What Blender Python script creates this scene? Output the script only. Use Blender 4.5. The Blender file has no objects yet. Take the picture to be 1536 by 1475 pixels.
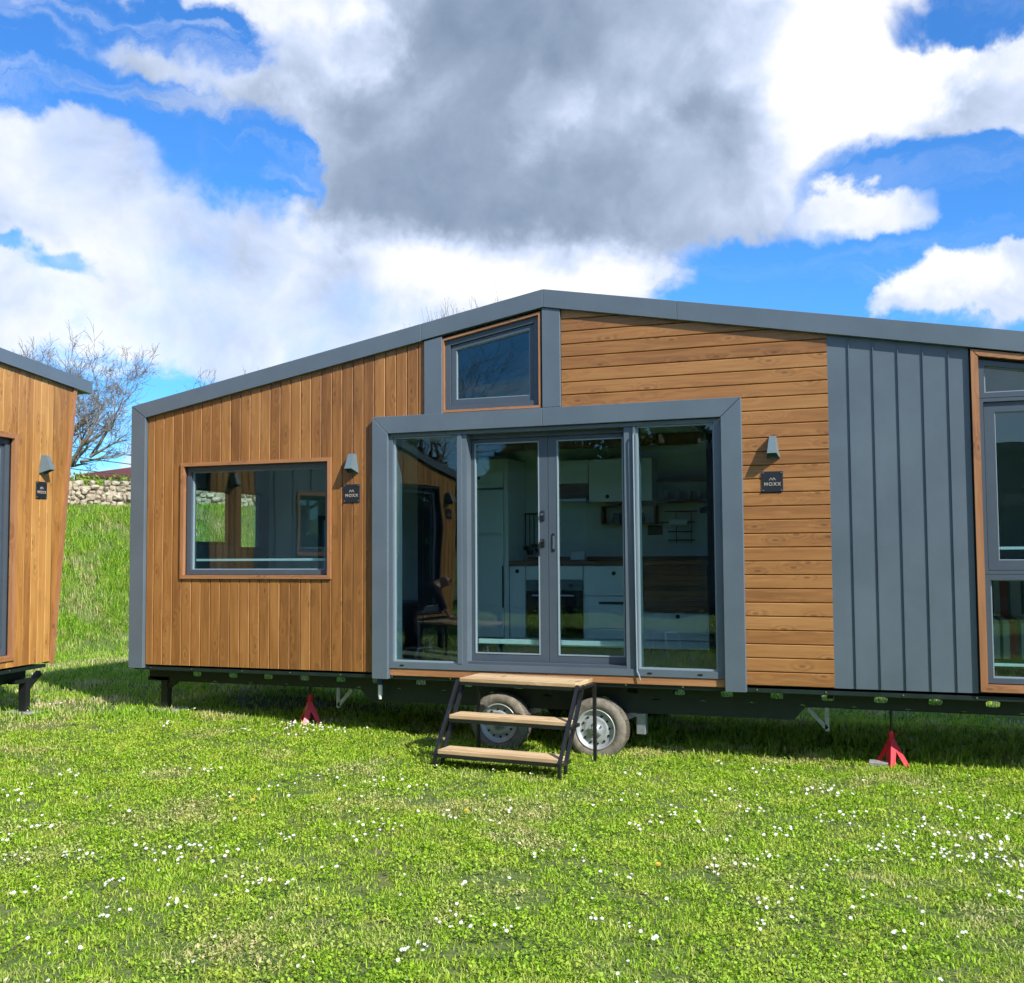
import bpy, bmesh, math, random
import numpy as np
from mathutils import Matrix, Vector
PI = math.pi
R_ = math.radians
random.seed(7)
rng = np.random.default_rng(11)
scene = bpy.context.scene
COL = scene.collection
GZ = -0.07            # lawn level

# ------------------------------------------------------------------ helpers
class MB:
    """collects shapes that become ONE mesh object"""
    def __init__(s): s.v = []; s.f = []; s.m = []; s.cur = 0
    def add(s, vs, fs):
        n = len(s.v); s.v += [tuple(v) for v in vs]
        for f in fs: s.f.append(tuple(i + n for i in f)); s.m.append(s.cur)
        return s
    def box(s, x0, x1, y0, y1, z0, z1):
        vs = [(x0,y0,z0),(x1,y0,z0),(x1,y1,z0),(x0,y1,z0),(x0,y0,z1),(x1,y0,z1),(x1,y1,z1),(x0,y1,z1)]
        return s.add(vs, [(0,3,2,1),(4,5,6,7),(0,1,5,4),(1,2,6,5),(2,3,7,6),(3,0,4,7)])
    def bbox(s, x0, x1, y0, y1, z0, z1, b=.004):
        """box with chamfered edges"""
        xs=(x0,x1); ys=(y0,y1); zs=(z0,z1); n=[]; idx={}
        for i in (0,1):
            for j in (0,1):
                for k in (0,1):
                    sx=b*(1-2*i); sy=b*(1-2*j); sz=b*(1-2*k)
                    idx[i,j,k]=len(n)
                    n += [(xs[i],ys[j]+sy,zs[k]+sz),(xs[i]+sx,ys[j],zs[k]+sz),(xs[i]+sx,ys[j]+sy,zs[k])]
        f=[]
        X=lambda i,j,k: idx[i,j,k]
        for i in (0,1):
            q=[X(i,0,0),X(i,1,0),X(i,1,1),X(i,0,1)]; f.append(tuple(q if i else q[::-1]))
            q=[X(0,i,0)+1,X(1,i,0)+1,X(1,i,1)+1,X(0,i,1)+1]; f.append(tuple(q[::-1] if i else q))
            q=[X(0,0,i)+2,X(1,0,i)+2,X(1,1,i)+2,X(0,1,i)+2]; f.append(tuple(q if i else q[::-1]))
        for a in (0,1):
            for c in (0,1):
                f.append((X(a,c,0),X(a,c,1),X(a,c,1)+1,X(a,c,0)+1))
                f.append((X(a,0,c),X(a,1,c),X(a,1,c)+2,X(a,0,c)+2))
                f.append((X(0,a,c)+1,X(1,a,c)+1,X(1,a,c)+2,X(0,a,c)+2))
        for k_,v_ in idx.items(): f.append((v_,v_+1,v_+2))
        return s.add(n,f)
    def prism(s, pts, y0, y1):
        """(x,z) outline pushed from y0 to y1"""
        n=len(pts); vs=[(p[0],y0,p[1]) for p in pts]+[(p[0],y1,p[1]) for p in pts]
        fs=[tuple(range(n)), tuple(range(2*n-1,n-1,-1))]+[(i,(i+1)%n,(i+1)%n+n,i+n)[::-1] for i in range(n)]
        return s.add(vs,fs)
    def tube(s, pts, rad, n=8, cap=True):
        pts=[Vector(p) for p in pts]
        if not hasattr(rad,'__len__'): rad=[rad]*len(pts)
        rings=[]; prev=None
        for i,p in enumerate(pts):
            t=(pts[min(i+1,len(pts)-1)]-pts[max(i-1,0)])
            if t.length<1e-9: t=Vector((0,0,1))
            t.normalize()
            if prev is None:
                a=Vector((0,0,1)) if abs(t.z)<.9 else Vector((1,0,0)); u=t.cross(a).normalized()
            else:
                u=prev-t*prev.dot(t)
                u = u.normalized() if u.length>1e-6 else t.orthogonal().normalized()
            prev=u; w=t.cross(u)
            rings.append([p+(u*math.cos(2*PI*k/n)+w*math.sin(2*PI*k/n))*rad[i] for k in range(n)])
        vs=[v for r in rings for v in r]; fs=[]
        for i in range(len(pts)-1):
            for k in range(n): fs.append((i*n+k,i*n+(k+1)%n,(i+1)*n+(k+1)%n,(i+1)*n+k))
        if cap: fs.append(tuple(range(n))[::-1]); fs.append(tuple((len(pts)-1)*n+k for k in range(n)))
        return s.add(vs,fs)
    def bar(s, p0, p1, w, h=None):
        """square-section bar between two points"""
        h=h or w; p0=Vector(p0); p1=Vector(p1); t=(p1-p0).normalized()
        a=Vector((0,0,1)) if abs(t.z)<.95 else Vector((0,1,0))
        u=t.cross(a).normalized(); v=u.cross(t)
        vs=[p+u*(sx*w/2)+v*(sy*h/2) for p in (p0,p1) for sx,sy in ((-1,-1),(1,-1),(1,1),(-1,1))]
        return s.add(vs,[(0,3,2,1),(4,5,6,7),(0,1,5,4),(1,2,6,5),(2,3,7,6),(3,0,4,7)])
    def lathe_y(s, prof, cx, cz, n=48):
        """profile of (radius, y) spun round the y axis at (cx, cz)"""
        vs=[]; m=len(prof)
        for k in range(n):
            a=2*PI*k/n
            for r,y in prof: vs.append((cx+r*math.cos(a),y,cz+r*math.sin(a)))
        fs=[(k*m+i,k*m+i+1,((k+1)%n)*m+i+1,((k+1)%n)*m+i) for k in range(n) for i in range(m-1)]
        return s.add(vs,fs)
    def lathe_z(s, prof, cx, cy, n=20):
        vs=[]; m=len(prof)
        for k in range(n):
            a=2*PI*k/n
            for r,z in prof: vs.append((cx+r*math.cos(a),cy+r*math.sin(a),z))
        fs=[(k*m+i,((k+1)%n)*m+i,((k+1)%n)*m+i+1,k*m+i+1) for k in range(n) for i in range(m-1)]
        return s.add(vs,fs)
    def build(s, name, mats, parent=None, smooth=False):
        me=bpy.data.meshes.new(name); me.from_pydata(s.v,[],s.f)
        if not isinstance(mats,(list,tuple)): mats=[mats]
        for m in mats: me.materials.append(m)
        if len(mats)>1: me.polygons.foreach_set('material_index', s.m)
        if smooth: me.polygons.foreach_set('use_smooth',[True]*len(me.polygons))
        me.update()
        o=bpy.data.objects.new(name,me); COL.objects.link(o)
        if parent: o.parent=parent
        return o

def recalc(o):
    bm=bmesh.new(); bm.from_mesh(o.data); bmesh.ops.recalc_face_normals(bm,faces=bm.faces); bm.to_mesh(o.data); bm.free()

def tag(o,label=None,cat=None,group=None,kind=None):
    if label: o['label']=label
    if cat: o['category']=cat
    if group: o['group']=group
    if kind: o['kind']=kind
    return o
def thing(name,label,cat,loc=(0,0,0),rz=0,group=None):
    o=bpy.data.objects.new(name,None); COL.objects.link(o); o.empty_display_size=.2
    o.location=loc; o.rotation_euler=(0,0,rz)
    return tag(o,label,cat,group)
def rebase(root,c):
    """move the Empty to the thing's base without moving its parts"""
    c=Vector(c); seen=set()
    def rec(o):
        for ch in o.children:
            if ch.data is not None and ch.data.name not in seen:
                seen.add(ch.data.name); ch.data.transform(Matrix.Translation(-c))
            rec(ch)
    rec(root)
    root.location=Vector(root.location)+Matrix.Rotation(root.rotation_euler.z,3,'Z')@c
def copy_tree(o,parent=None):
    c=o.copy(); COL.objects.link(c)
    if parent: c.parent=parent
    for ch in list(o.children): copy_tree(ch,c)
    return c

# ------------------------------------------------------------------ materials
def new_mat(name):
    m=bpy.data.materials.new(name); m.use_nodes=True; nt=m.node_tree; nt.nodes.clear()
    out=nt.nodes.new('ShaderNodeOutputMaterial'); return m,nt,out
def N(nt,t,**k):
    n=nt.nodes.new(t)
    for a,b in k.items():
        if a=='inp':
            for i,v in b.items():
                if hasattr(v,'is_linked') or isinstance(v,bpy.types.NodeSocket): nt.links.new(v,n.inputs[i])
                else: n.inputs[i].default_value=v
        else: setattr(n,a,b)
    return n
def math_(nt,op,a,b=None,c=None,clamp=False):
    n=nt.nodes.new('ShaderNodeMath'); n.operation=op; n.use_clamp=clamp
    for i,v in enumerate((a,b,c)):
        if v is None: continue
        if isinstance(v,bpy.types.NodeSocket): nt.links.new(v,n.inputs[i])
        else: n.inputs[i].default_value=v
    return n.outputs[0]
def mixc(nt,f,a,b,mode='MIX'):
    n=nt.nodes.new('ShaderNodeMix'); n.data_type='RGBA'; n.blend_type=mode
    for i,v in ((0,f),(6,a),(7,b)):
        if isinstance(v,bpy.types.NodeSocket): nt.links.new(v,n.inputs[i])
        else: n.inputs[i].default_value=v if i==0 else (*v[:3],1)
    return n.outputs[2]
def ramp(nt,f,stops,interp='LINEAR'):
    n=nt.nodes.new('ShaderNodeValToRGB'); n.color_ramp.interpolation=interp
    e=n.color_ramp.elements
    while len(e)<len(stops): e.new(.5)
    for i,(p,c) in enumerate(stops): e[i].position=p; e[i].color=(*c[:3],1) if len(c)>=3 else (c[0],)*3+(1,)
    nt.links.new(f,n.inputs[0]); return n.outputs[0]
def smooth(nt,x,a,b):
    n=nt.nodes.new('ShaderNodeMapRange'); n.interpolation_type='SMOOTHSTEP'
    nt.links.new(x,n.inputs[0]); n.inputs[1].default_value=a; n.inputs[2].default_value=b; return n.outputs[0]

def simple(name,col,rough=.5,metal=0,spec=.5,noise=0,scale=8,bump=0,bscale=60,coat=0):
    m,nt,out=new_mat(name)
    b=N(nt,'ShaderNodeBsdfPrincipled'); nt.links.new(b.outputs[0],out.inputs[0])
    b.inputs['Roughness'].default_value=rough; b.inputs['Metallic'].default_value=metal
    b.inputs['Specular IOR Level'].default_value=spec; b.inputs['Coat Weight'].default_value=coat
    tc=N(nt,'ShaderNodeTexCoord')
    nz=N(nt,'ShaderNodeTexNoise',inp={0:tc.outputs['Object'],'Scale':scale,'Detail':6.0,'Roughness':.6})
    c1=tuple(max(0,c*(1-noise)) for c in col); c2=tuple(min(1,c*(1+noise)) for c in col)
    nt.links.new(ramp(nt,nz.outputs[0],[(.3,c1),(.7,c2)]),b.inputs['Base Color'])
    r=math_(nt,'ADD',math_(nt,'MULTIPLY',nz.outputs[0],.15),rough-.075); nt.links.new(r,b.inputs['Roughness'])
    if bump:
        n2=N(nt,'ShaderNodeTexNoise',inp={0:tc.outputs['Object'],'Scale':bscale,'Detail':4.0})
        bp=N(nt,'ShaderNodeBump',inp={'Strength':bump,'Distance':.01,'Height':n2.outputs[0]}); nt.links.new(bp.outputs[0],b.inputs['Normal'])
    return m

def wood(name,axis,dark=(0.163,0.065,0.015),mid=(0.280,0.120,0.029),light=(0.387,0.194,0.058),rough=.5,knots=True,bw=1.0):
    """grain runs along axis; each board (mesh island) gets its own cut of the tree"""
    m,nt,out=new_mat(name)
    b=N(nt,'ShaderNodeBsdfPrincipled'); nt.links.new(b.outputs[0],out.inputs[0])
    tc=N(nt,'ShaderNodeTexCoord'); geo=N(nt,'ShaderNodeNewGeometry')
    rnd=geo.outputs['Random Per Island']
    sc={'x':(.9,16,16),'z':(16,16,.9),'y':(16,.9,16)}[axis]
    off=N(nt,'ShaderNodeCombineXYZ',inp={0:math_(nt,'MULTIPLY',rnd,37.0),1:math_(nt,'MULTIPLY',rnd,91.0),2:math_(nt,'MULTIPLY',rnd,53.0)})
    p=N(nt,'ShaderNodeVectorMath',operation='ADD',inp={0:tc.outputs['Object'],1:off.outputs[0]})
    # knots: rare cells along the board
    ps=N(nt,'ShaderNodeSeparateXYZ',inp={0:p.outputs[0]}); fa={'x':(0,2),'z':(2,0),'y':(1,0)}[axis]
    kp=N(nt,'ShaderNodeCombineXYZ',inp={0:math_(nt,'MULTIPLY',ps.outputs[fa[0]],2.6),1:math_(nt,'MULTIPLY',ps.outputs[fa[1]],6.5)})
    vor=N(nt,'ShaderNodeTexVoronoi',voronoi_dimensions='2D',inp={0:kp.outputs[0],'Scale':1.0,'Randomness':1.0})
    kd=vor.outputs['Distance']
    halo=smooth(nt,kd,.42,.05)
    # grain, pushed aside round the knots
    gp=N(nt,'ShaderNodeVectorMath',operation='MULTIPLY',inp={0:p.outputs[0],1:sc})
    push=N(nt,'ShaderNodeVectorMath',operation='SCALE',inp={0:(1,1,1),'Scale':math_(nt,'MULTIPLY',halo,.9)})
    gp2=N(nt,'ShaderNodeVectorMath',operation='ADD',inp={0:gp.outputs[0],1:push.outputs[0]})
    n1=N(nt,'ShaderNodeTexNoise',inp={0:gp2.outputs[0],'Scale':.55,'Detail':3.0,'Roughness':.5,'Distortion':.6})
    rings=math_(nt,'SINE',math_(nt,'MULTIPLY',n1.outputs[0],30.0))
    rings=math_(nt,'MULTIPLY_ADD',rings,.5,.5)
    n2=N(nt,'ShaderNodeTexNoise',inp={0:gp.outputs[0],'Scale':5.0,'Detail':4.0,'Roughness':.65})
    g=math_(nt,'ADD',math_(nt,'MULTIPLY',rings,.20),math_(nt,'MULTIPLY',n2.outputs[0],.60))
    tone=math_(nt,'MULTIPLY',math_(nt,'SUBTRACT',rnd,.5),.42)
    n3=N(nt,'ShaderNodeTexNoise',inp={0:p.outputs[0],'Scale':1.3,'Detail':2.0})
    g=math_(nt,'ADD',math_(nt,'ADD',g,tone),math_(nt,'MULTIPLY',math_(nt,'SUBTRACT',n3.outputs[0],.5),.5),clamp=True)
    c=ramp(nt,g,[(.05,dark),(.45,mid),(.95,light)])
    if knots:
        gate=math_(nt,'GREATER_THAN',N(nt,'ShaderNodeSeparateColor',inp={0:vor.outputs['Color']}).outputs[0],.30)
        n3k=N(nt,'ShaderNodeTexNoise',inp={0:kp.outputs[0],'Scale':3.0,'Detail':2.0})
        wv=math_(nt,'MULTIPLY_ADD',math_(nt,'SINE',math_(nt,'MULTIPLY_ADD',kd,26.0,math_(nt,'MULTIPLY',n2.outputs[0],5.0))),.5,.5)
        ch=math_(nt,'MULTIPLY',math_(nt,'POWER',wv,3.0),math_(nt,'MULTIPLY',smooth(nt,kd,.40,.12),smooth(nt,n3k.outputs[0],.36,.56)))
        c=mixc(nt,math_(nt,'MULTIPLY',math_(nt,'MULTIPLY',ch,gate),.62),c,tuple(q*.55 for q in mid))
        kn=math_(nt,'MULTIPLY',smooth(nt,kd,.095,.04),gate)
        c=mixc(nt,math_(nt,'MULTIPLY',kn,.5),c,(.08,.028,.010))
    nt.links.new(c,b.inputs['Base Color']); b.inputs['Roughness'].default_value=rough
    bp=N(nt,'ShaderNodeBump',inp={'Strength':.25,'Distance':.003,'Height':g}); nt.links.new(bp.outputs[0],b.inputs['Normal'])
    return m

def glass_mat(name,tint,f0=.05):
    m,nt,out=new_mat(name)
    geo=N(nt,'ShaderNodeNewGeometry')
    d=N(nt,'ShaderNodeVectorMath',operation='DOT_PRODUCT',inp={0:geo.outputs['Incoming'],1:geo.outputs['Normal']})
    c=math_(nt,'ABSOLUTE',d.outputs['Value'])
    f=math_(nt,'MULTIPLY_ADD',math_(nt,'POWER',math_(nt,'SUBTRACT',1.0,c,clamp=True),5.0),1-f0,f0,clamp=True)
    tr=N(nt,'ShaderNodeBsdfTransparent',inp={0:(*tint,1)}); gl=N(nt,'ShaderNodeBsdfGlossy',inp={0:(.93,1,.98,1),'Roughness':0.0})
    tc=N(nt,'ShaderNodeTexCoord')
    nz=N(nt,'ShaderNodeTexNoise',inp={0:tc.outputs['Object'],'Scale':1.6,'Detail':1.0})
    bp=N(nt,'ShaderNodeBump',inp={'Strength':.10,'Distance':.02,'Height':nz.outputs[0]}); nt.links.new(bp.outputs[0],gl.inputs['Normal'])
    mx=N(nt,'ShaderNodeMixShader',inp={0:f,1:tr.outputs[0],2:gl.outputs[0]}); nt.links.new(mx.outputs[0],out.inputs[0])
    return m

M={}
M['wood_v']=wood('pine_boards_vertical','z')
M['wood_h']=wood('pine_boards_horizontal','x',dark=(0.189,0.077,0.021),mid=(0.310,0.138,0.040),light=(0.413,0.215,0.073))
M['wood_vl']=wood('pine_boards_light','z',dark=(0.224,0.090,0.021),mid=(0.396,0.185,0.045),light=(0.533,0.292,0.086))
M['trimwood_v']=wood('pine_trim_vertical','z',dark=(0.206,0.086,0.034),mid=(0.327,0.146,0.060),light=(0.447,0.232,0.103))
M['trimwood_h']=wood('pine_trim_horizontal','x',dark=(0.206,0.086,0.034),mid=(0.327,0.146,0.060),light=(0.447,0.232,0.103))
M['tread']=wood('spruce_tread','x',dark=(0.258,0.155,0.077),mid=(0.482,0.327,0.172),light=(0.671,0.516,0.310),rough=.7)
M['butcher']=wood('oiled_worktop','x',dark=(.09,.035,.012),mid=(.2,.085,.03),light=(.32,.15,.06),knots=False)
M['grey']=simple('slate_grey_sheet',(.095,.124,.150),.40,0,.5,.09,2.2,.12,2.5)
M['grey_dark']=simple('anthracite_profile',(0.060,0.080,0.101),.38,0,.5,.04,5)
M['lamp_grey']=simple('lamp_grey_paint',(0.112,0.155,0.172),.4,0,.5,.05,20)
M['backing']=simple('black_membrane',(.012,.012,.013),.8)
M['chassis']=simple('black_green_chassis',(.006,.016,.014),.5,0,.5,.3,9)
M['rubber']=simple('black_gasket',(.012,.013,.014),.6)
M['black']=simple('black_powder_coat',(.012,.013,.015),.35,0,.5,.2,30)
M['steel']=simple('brushed_steel',(.55,.56,.57),.3,1,.5,.08,40)
M['galv']=simple('galvanised_steel',(.30,.32,.34),.5,.6,.5,.2,30)
M['silver']=simple('silver_rim_paint',(.42,.44,.45),.4,.35,.5,.12,18)
M['tyre']=simple('dusty_tyre',(.175,.155,.12),.85,0,.3,.4,22,.4,90)
M['tread_rubber']=simple('tyre_tread',(.12,.105,.08),.9,0,.3,.4,22)
M['red']=simple('red_jack_paint',(.62,.02,.03),.4,0,.5,.12,14)
M['concrete']=simple('concrete_pad',(0.275,0.267,0.249),.9,0,.3,.25,20,.4,60)
M['white_in']=simple('white_cabinet_front',(.76,.79,.79),.35,0,.5,.02,3)
M['wall_in']=simple('cream_interior_lining',(.60,.63,.58),.7,0,.3,.03,3)
M['floor_in']=simple('dark_vinyl_floor',(.07,.06,.05),.45,0,.4,.2,6)
M['black_gloss']=simple('black_oven_glass',(.008,.008,.009),.08,0,.6)
M['plate']=simple('black_plate',(.012,.014,.02),.45,0,.5,.1,40)
M['brass']=simple('engraved_letter_metal',(.52,.46,.36),.35,.3)
M['white_pl']=simple('white_plastic',(.7,.72,.7),.4)
M['blue_pl']=simple('blue_plastic',(.01,.03,.22),.4)
M['pale_bar']=simple('pale_aluminium',(.62,.68,.68),.35,.2)
M['bead']=simple('lit_bead_grey',(0.224,0.284,0.318),.35,0,.5,.03,6)  # paler than the frames: lit edges of the beads put into the colour
M['sofa']=simple('green_fabric',(.06,.11,.04),.9,0,.2,.25,40)
M['skin']=simple('skin',(.42,.22,.15),.5,0,.4,.08,20)
M['cloth_dark']=simple('dark_cloth',(.018,.02,.03),.85,0,.2,.2,30)
M['bark']=simple('grey_bark',(.20,.175,.14),.9,0,.2,.35,14,.5,40)
M['twig']=simple('pale_twigs',(.24,.225,.16),.9,0,.2,.25,4)
M['roofmetal']=simple('roof_sheet',(.10,.13,.16),.4)
M['tile']=simple('red_brown_roof_tiles',(.10,.032,.025),.8,0,.2,.25,6)
M['render']=simple('white_render',(.7,.7,.68),.8)
M['wire']=simple('dark_cable',(.05,.055,.06),.6)
M['pole']=simple('pole_timber',(.14,.11,.08),.8)
G_CLEAR=glass_mat('tinted_glass',(.80,.92,.925),.055)
G_LEFT=glass_mat('clear_glass',(.86,.93,.92),.05)

def stone_mat():
    m,nt,out=new_mat('limestone_rubble'); b=N(nt,'ShaderNodeBsdfPrincipled'); nt.links.new(b.outputs[0],out.inputs[0])
    tc=N(nt,'ShaderNodeTexCoord'); geo=N(nt,'ShaderNodeNewGeometry')
    nz=N(nt,'ShaderNodeTexNoise',inp={0:tc.outputs['Object'],'Scale':7.0,'Detail':8.0,'Roughness':.65})
    c=ramp(nt,nz.outputs[0],[(.3,(.16,.14,.10)),(.5,(.40,.34,.24)),(.75,(.60,.54,.42))])
    c=mixc(nt,math_(nt,'MULTIPLY',geo.outputs['Random Per Island'],.5),c,(.30,.24,.16))
    nt.links.new(c,b.inputs['Base Color']); b.inputs['Roughness'].default_value=.9
    bp=N(nt,'ShaderNodeBump',inp={'Strength':.6,'Distance':.03,'Height':nz.outputs[0]}); nt.links.new(bp.outputs[0],b.inputs['Normal'])
    return m
M['stone']=stone_mat()

def grass_mat(name,fresh=(.33,.51,.030),deep=(.05,.15,.010),yellow=(.66,.70,.12),dry=(.74,.62,.34),dryamt=.85,trans=.45,dth=(.51,.66)):
    m,nt,out=new_mat(name)
    at=N(nt,'ShaderNodeAttribute',attribute_name='tone'); t=at.outputs['Fac']
    geo=N(nt,'ShaderNodeNewGeometry')
    n1=N(nt,'ShaderNodeTexNoise',inp={0:geo.outputs['Position'],'Scale':1.15,'Detail':5.0,'Roughness':.62})
    n2=N(nt,'ShaderNodeTexNoise',inp={0:geo.outputs['Position'],'Scale':4.2,'Detail':3.0})
    c=ramp(nt,t,[(0,deep),(.35,fresh),(.8,tuple(a*1.35 for a in fresh)),(1.0,yellow)])
    patch=smooth(nt,n2.outputs[0],.46,.70)
    c=mixc(nt,math_(nt,'MULTIPLY',patch,.45),c,yellow)
    dr=math_(nt,'ADD',math_(nt,'MULTIPLY',smooth(nt,n1.outputs[0],*dth),dryamt),math_(nt,'MULTIPLY',math_(nt,'GREATER_THAN',t,.93),.5),clamp=True)
    dr=math_(nt,'MULTIPLY',dr,smooth(nt,t,.25,.6))
    c=mixc(nt,dr,c,dry)
    b=N(nt,'ShaderNodeBsdfPrincipled',inp={'Base Color':c,'Roughness':.5}); b.inputs['Specular IOR Level'].default_value=.35
    tl=N(nt,'ShaderNodeBsdfTranslucent',inp={0:c})
    mx=N(nt,'ShaderNodeMixShader',inp={0:trans,1:b.outputs[0],2:tl.outputs[0]}); nt.links.new(mx.outputs[0],out.inputs[0])
    return m
M['grass']=grass_mat('lawn_blades')
M['grass_bank']=grass_mat('bank_grass',fresh=(.25,.46,.024),deep=(.035,.12,.010),yellow=(.55,.64,.09),dryamt=1.1,dth=(.48,.64))
def ground_mat():
    m,nt,out=new_mat('turf_ground'); b=N(nt,'ShaderNodeBsdfPrincipled'); nt.links.new(b.outputs[0],out.inputs[0])
    geo=N(nt,'ShaderNodeNewGeometry')
    n1=N(nt,'ShaderNodeTexNoise',inp={0:geo.outputs['Position'],'Scale':26.0,'Detail':6.0,'Roughness':.7})
    n2=N(nt,'ShaderNodeTexNoise',inp={0:geo.outputs['Position'],'Scale':.9,'Detail':5.0})
    c=ramp(nt,n1.outputs[0],[(.3,(.025,.05,.012)),(.5,(.09,.14,.022)),(.7,(.20,.22,.06))])
    c=mixc(nt,math_(nt,'MULTIPLY',smooth(nt,n2.outputs[0],.5,.7),.5),c,(.16,.13,.05))
    nt.links.new(c,b.inputs['Base Color']); b.inputs['Roughness'].default_value=.95
    bp=N(nt,'ShaderNodeBump',inp={'Strength':.8,'Distance':.03,'Height':n1.outputs[0]}); nt.links.new(bp.outputs[0],b.inputs['Normal'])
    return m
M['ground']=ground_mat()
def leaf_mat(name,a,b_):
    m,nt,out=new_mat(name); geo=N(nt,'ShaderNodeNewGeometry')
    c=ramp(nt,geo.outputs['Random Per Island'],[(0,a),(1,b_)])
    b=N(nt,'ShaderNodeBsdfPrincipled',inp={'Base Color':c,'Roughness':.55})
    tl=N(nt,'ShaderNodeBsdfTranslucent',inp={0:c})
    mx=N(nt,'ShaderNodeMixShader',inp={0:.3,1:b.outputs[0],2:tl.outputs[0]}); nt.links.new(mx.outputs[0],out.inputs[0]); return m
M['leaf_dark']=leaf_mat('evergreen_leaves',(.012,.03,.008),(.035,.07,.018))
M['leaf_bright']=leaf_mat('fresh_shrub_leaves',(.08,.17,.012),(.30,.38,.04))
M['petal']=simple('daisy_petals',(.66,.65,.64),.6,0,.3)
M['pollen']=simple('daisy_centre',(.7,.48,.03),.7)
def blanket():
    m,nt,out=new_mat('striped_blanket'); b=N(nt,'ShaderNodeBsdfPrincipled'); nt.links.new(b.outputs[0],out.inputs[0])
    tc=N(nt,'ShaderNodeTexCoord'); sp=N(nt,'ShaderNodeSeparateXYZ',inp={0:tc.outputs['Object']})
    f=math_(nt,'FRACT',math_(nt,'MULTIPLY',sp.outputs[0],4.1))
    c=ramp(nt,f,[(0,(.55,.48,.36)),(.25,(.10,.12,.06)),(.35,(.5,.45,.3)),(.55,(.38,.09,.05)),(.8,(.12,.13,.07)),(.9,(.5,.44,.34))],'CONSTANT')
    nt.links.new(c,b.inputs['Base Color']); b.inputs['Roughness'].default_value=.9; return m
M['blanket']=blanket()

# ------------------------------------------------------------------ camera
YAW,PITCH,ROLL=R_(19.66185),R_(3.22274),R_(.39420)
fw=Vector((-math.sin(YAW)*math.cos(PITCH),math.cos(YAW)*math.cos(PITCH),math.sin(PITCH)))
rt=Vector((math.cos(YAW),math.sin(YAW),0)); dn=fw.cross(rt)
rt2=math.cos(ROLL)*rt+math.sin(ROLL)*dn; dn2=-math.sin(ROLL)*rt+math.cos(ROLL)*dn
cam=bpy.data.cameras.new('camera'); cam.lens=37.5; cam.sensor_width=36; cam.clip_end=2000; cam.clip_start=.05
co=bpy.data.objects.new('camera',cam); COL.objects.link(co)
mt=Matrix.Identity(4)
for i in range(3): mt[i][0]=rt2[i]; mt[i][1]=-dn2[i]; mt[i][2]=-fw[i]
CAM=Vector((0,-9.03,1.70)); mt.translation=CAM
co.matrix_world=mt; scene.camera=co

# ------------------------------------------------------------------ light and sky
SUN_AZ=R_(120)          # clockwise from +Y (north): light comes from front right
SUN_EL=R_(39.5)
sd=Vector((math.sin(SUN_AZ)*math.cos(SUN_EL),math.cos(SUN_AZ)*math.cos(SUN_EL),math.sin(SUN_EL)))
sl=bpy.data.lights.new('sun','SUN'); sl.energy=5.0; sl.angle=R_(.53); sl.color=(1,.955,.88)
so=bpy.data.objects.new('sun',sl); COL.objects.link(so); so.rotation_euler=sd.to_track_quat('Z','Y').to_euler(); so.location=(20,-10,20)

HOLE = [(-34.5, 20.3, 5.0, 2.5, 162.6, 1.0), (-41.1, 22.4, 5.2, 1.7, 163.7, 1.1), (-42.4, 25.5, 7.2, 1.3, -175.3, 0.9), (-36.2, 25.3, 3.5, 1.6, 161.0, 0.8), (-44.8, 22.4, 2.6, 1.7, 174.8, 0.9), (-44.8, 15.1, 1.8, 0.7, 176.6, 0.7), (-42.2, 13.9, 1.8, 0.7, 175.3, 0.6), (-39.5, 8.6, 4.6, 1.7, 172.6, 1.0), (-5.0, 14.2, 5.7, 3.0, -175.2, 1.2), (1.7, 16.6, 7.0, 3.8, 171.5, 1.2), (-9.1, 15.0, 3.2, 2.0, 175.5, 0.9), (4.8, 16.8, 4.3, 2.7, 168.3, 1.0), (4.1, 25.2, 4.0, 1.3, 178.0, 1.1), (5.2, 10.6, 6.0, 1.0, 174.7, 0.9), (-1.0, 11.9, 5.2, 2.0, 175.2, 0.9), (-41.0, 6.5, 5.0, 2.2, -176.9, 0.9), (-31.7, 19.7, 2.1, 1.3, -174.6, 0.6)]
CLOUD = [(-0.6, 16.7, 4.6, 1.7, -176.8, 1.75), (3.4, 12.9, 4.0, 2.3, -176.7, 1.35), (5.7, 13.4, 1.5, 0.7, 172.2, 0.6), (5.6, 22.1, 5.9, 2.7, -177.1, 0.8), (-16.5, 23.0, 16.4, 8.6, 178.2, 0.9), (-11.4, 14.4, 2.1, 0.9, 177.3, 0.5), (-43.0, 24.4, 4.3, 0.8, 157.6, 0.45), (-19.1, 14.8, 8.0, 2.1, 179.5, 0.8), (-37.2, 23.9, 5.7, 1.3, 163.4, 0.35)]
DARK = [(-38.5, 15.0, 11.0, 6.0, 170.0, 0.12), (-17.6, 22.7, 15.3, 8.0, 174.9, 1.0), (-27.1, 21.7, 5.6, 5.2, 46.0, 0.5), (-14.8, 18.4, 8.3, 3.0, -177.6, 0.7), (-24.2, 19.2, 6.5, 2.7, 168.0, 0.55), (-21.3, 26.2, 9.5, 3.6, -179.6, 0.4), (-6.5, 21.2, 4.5, 2.8, 172.8, 0.2), (-32.7, 16.2, 11.4, 2.0, 178.4, 0.10), (-39.5, 22.9, 6.9, 1.9, 168.6, 0.22), (-25.7, 13.0, 6.1, 1.7, -179.0, 0.15), (4.9, 20.7, 4.7, 1.8, -175.3, 0.25)]
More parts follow.
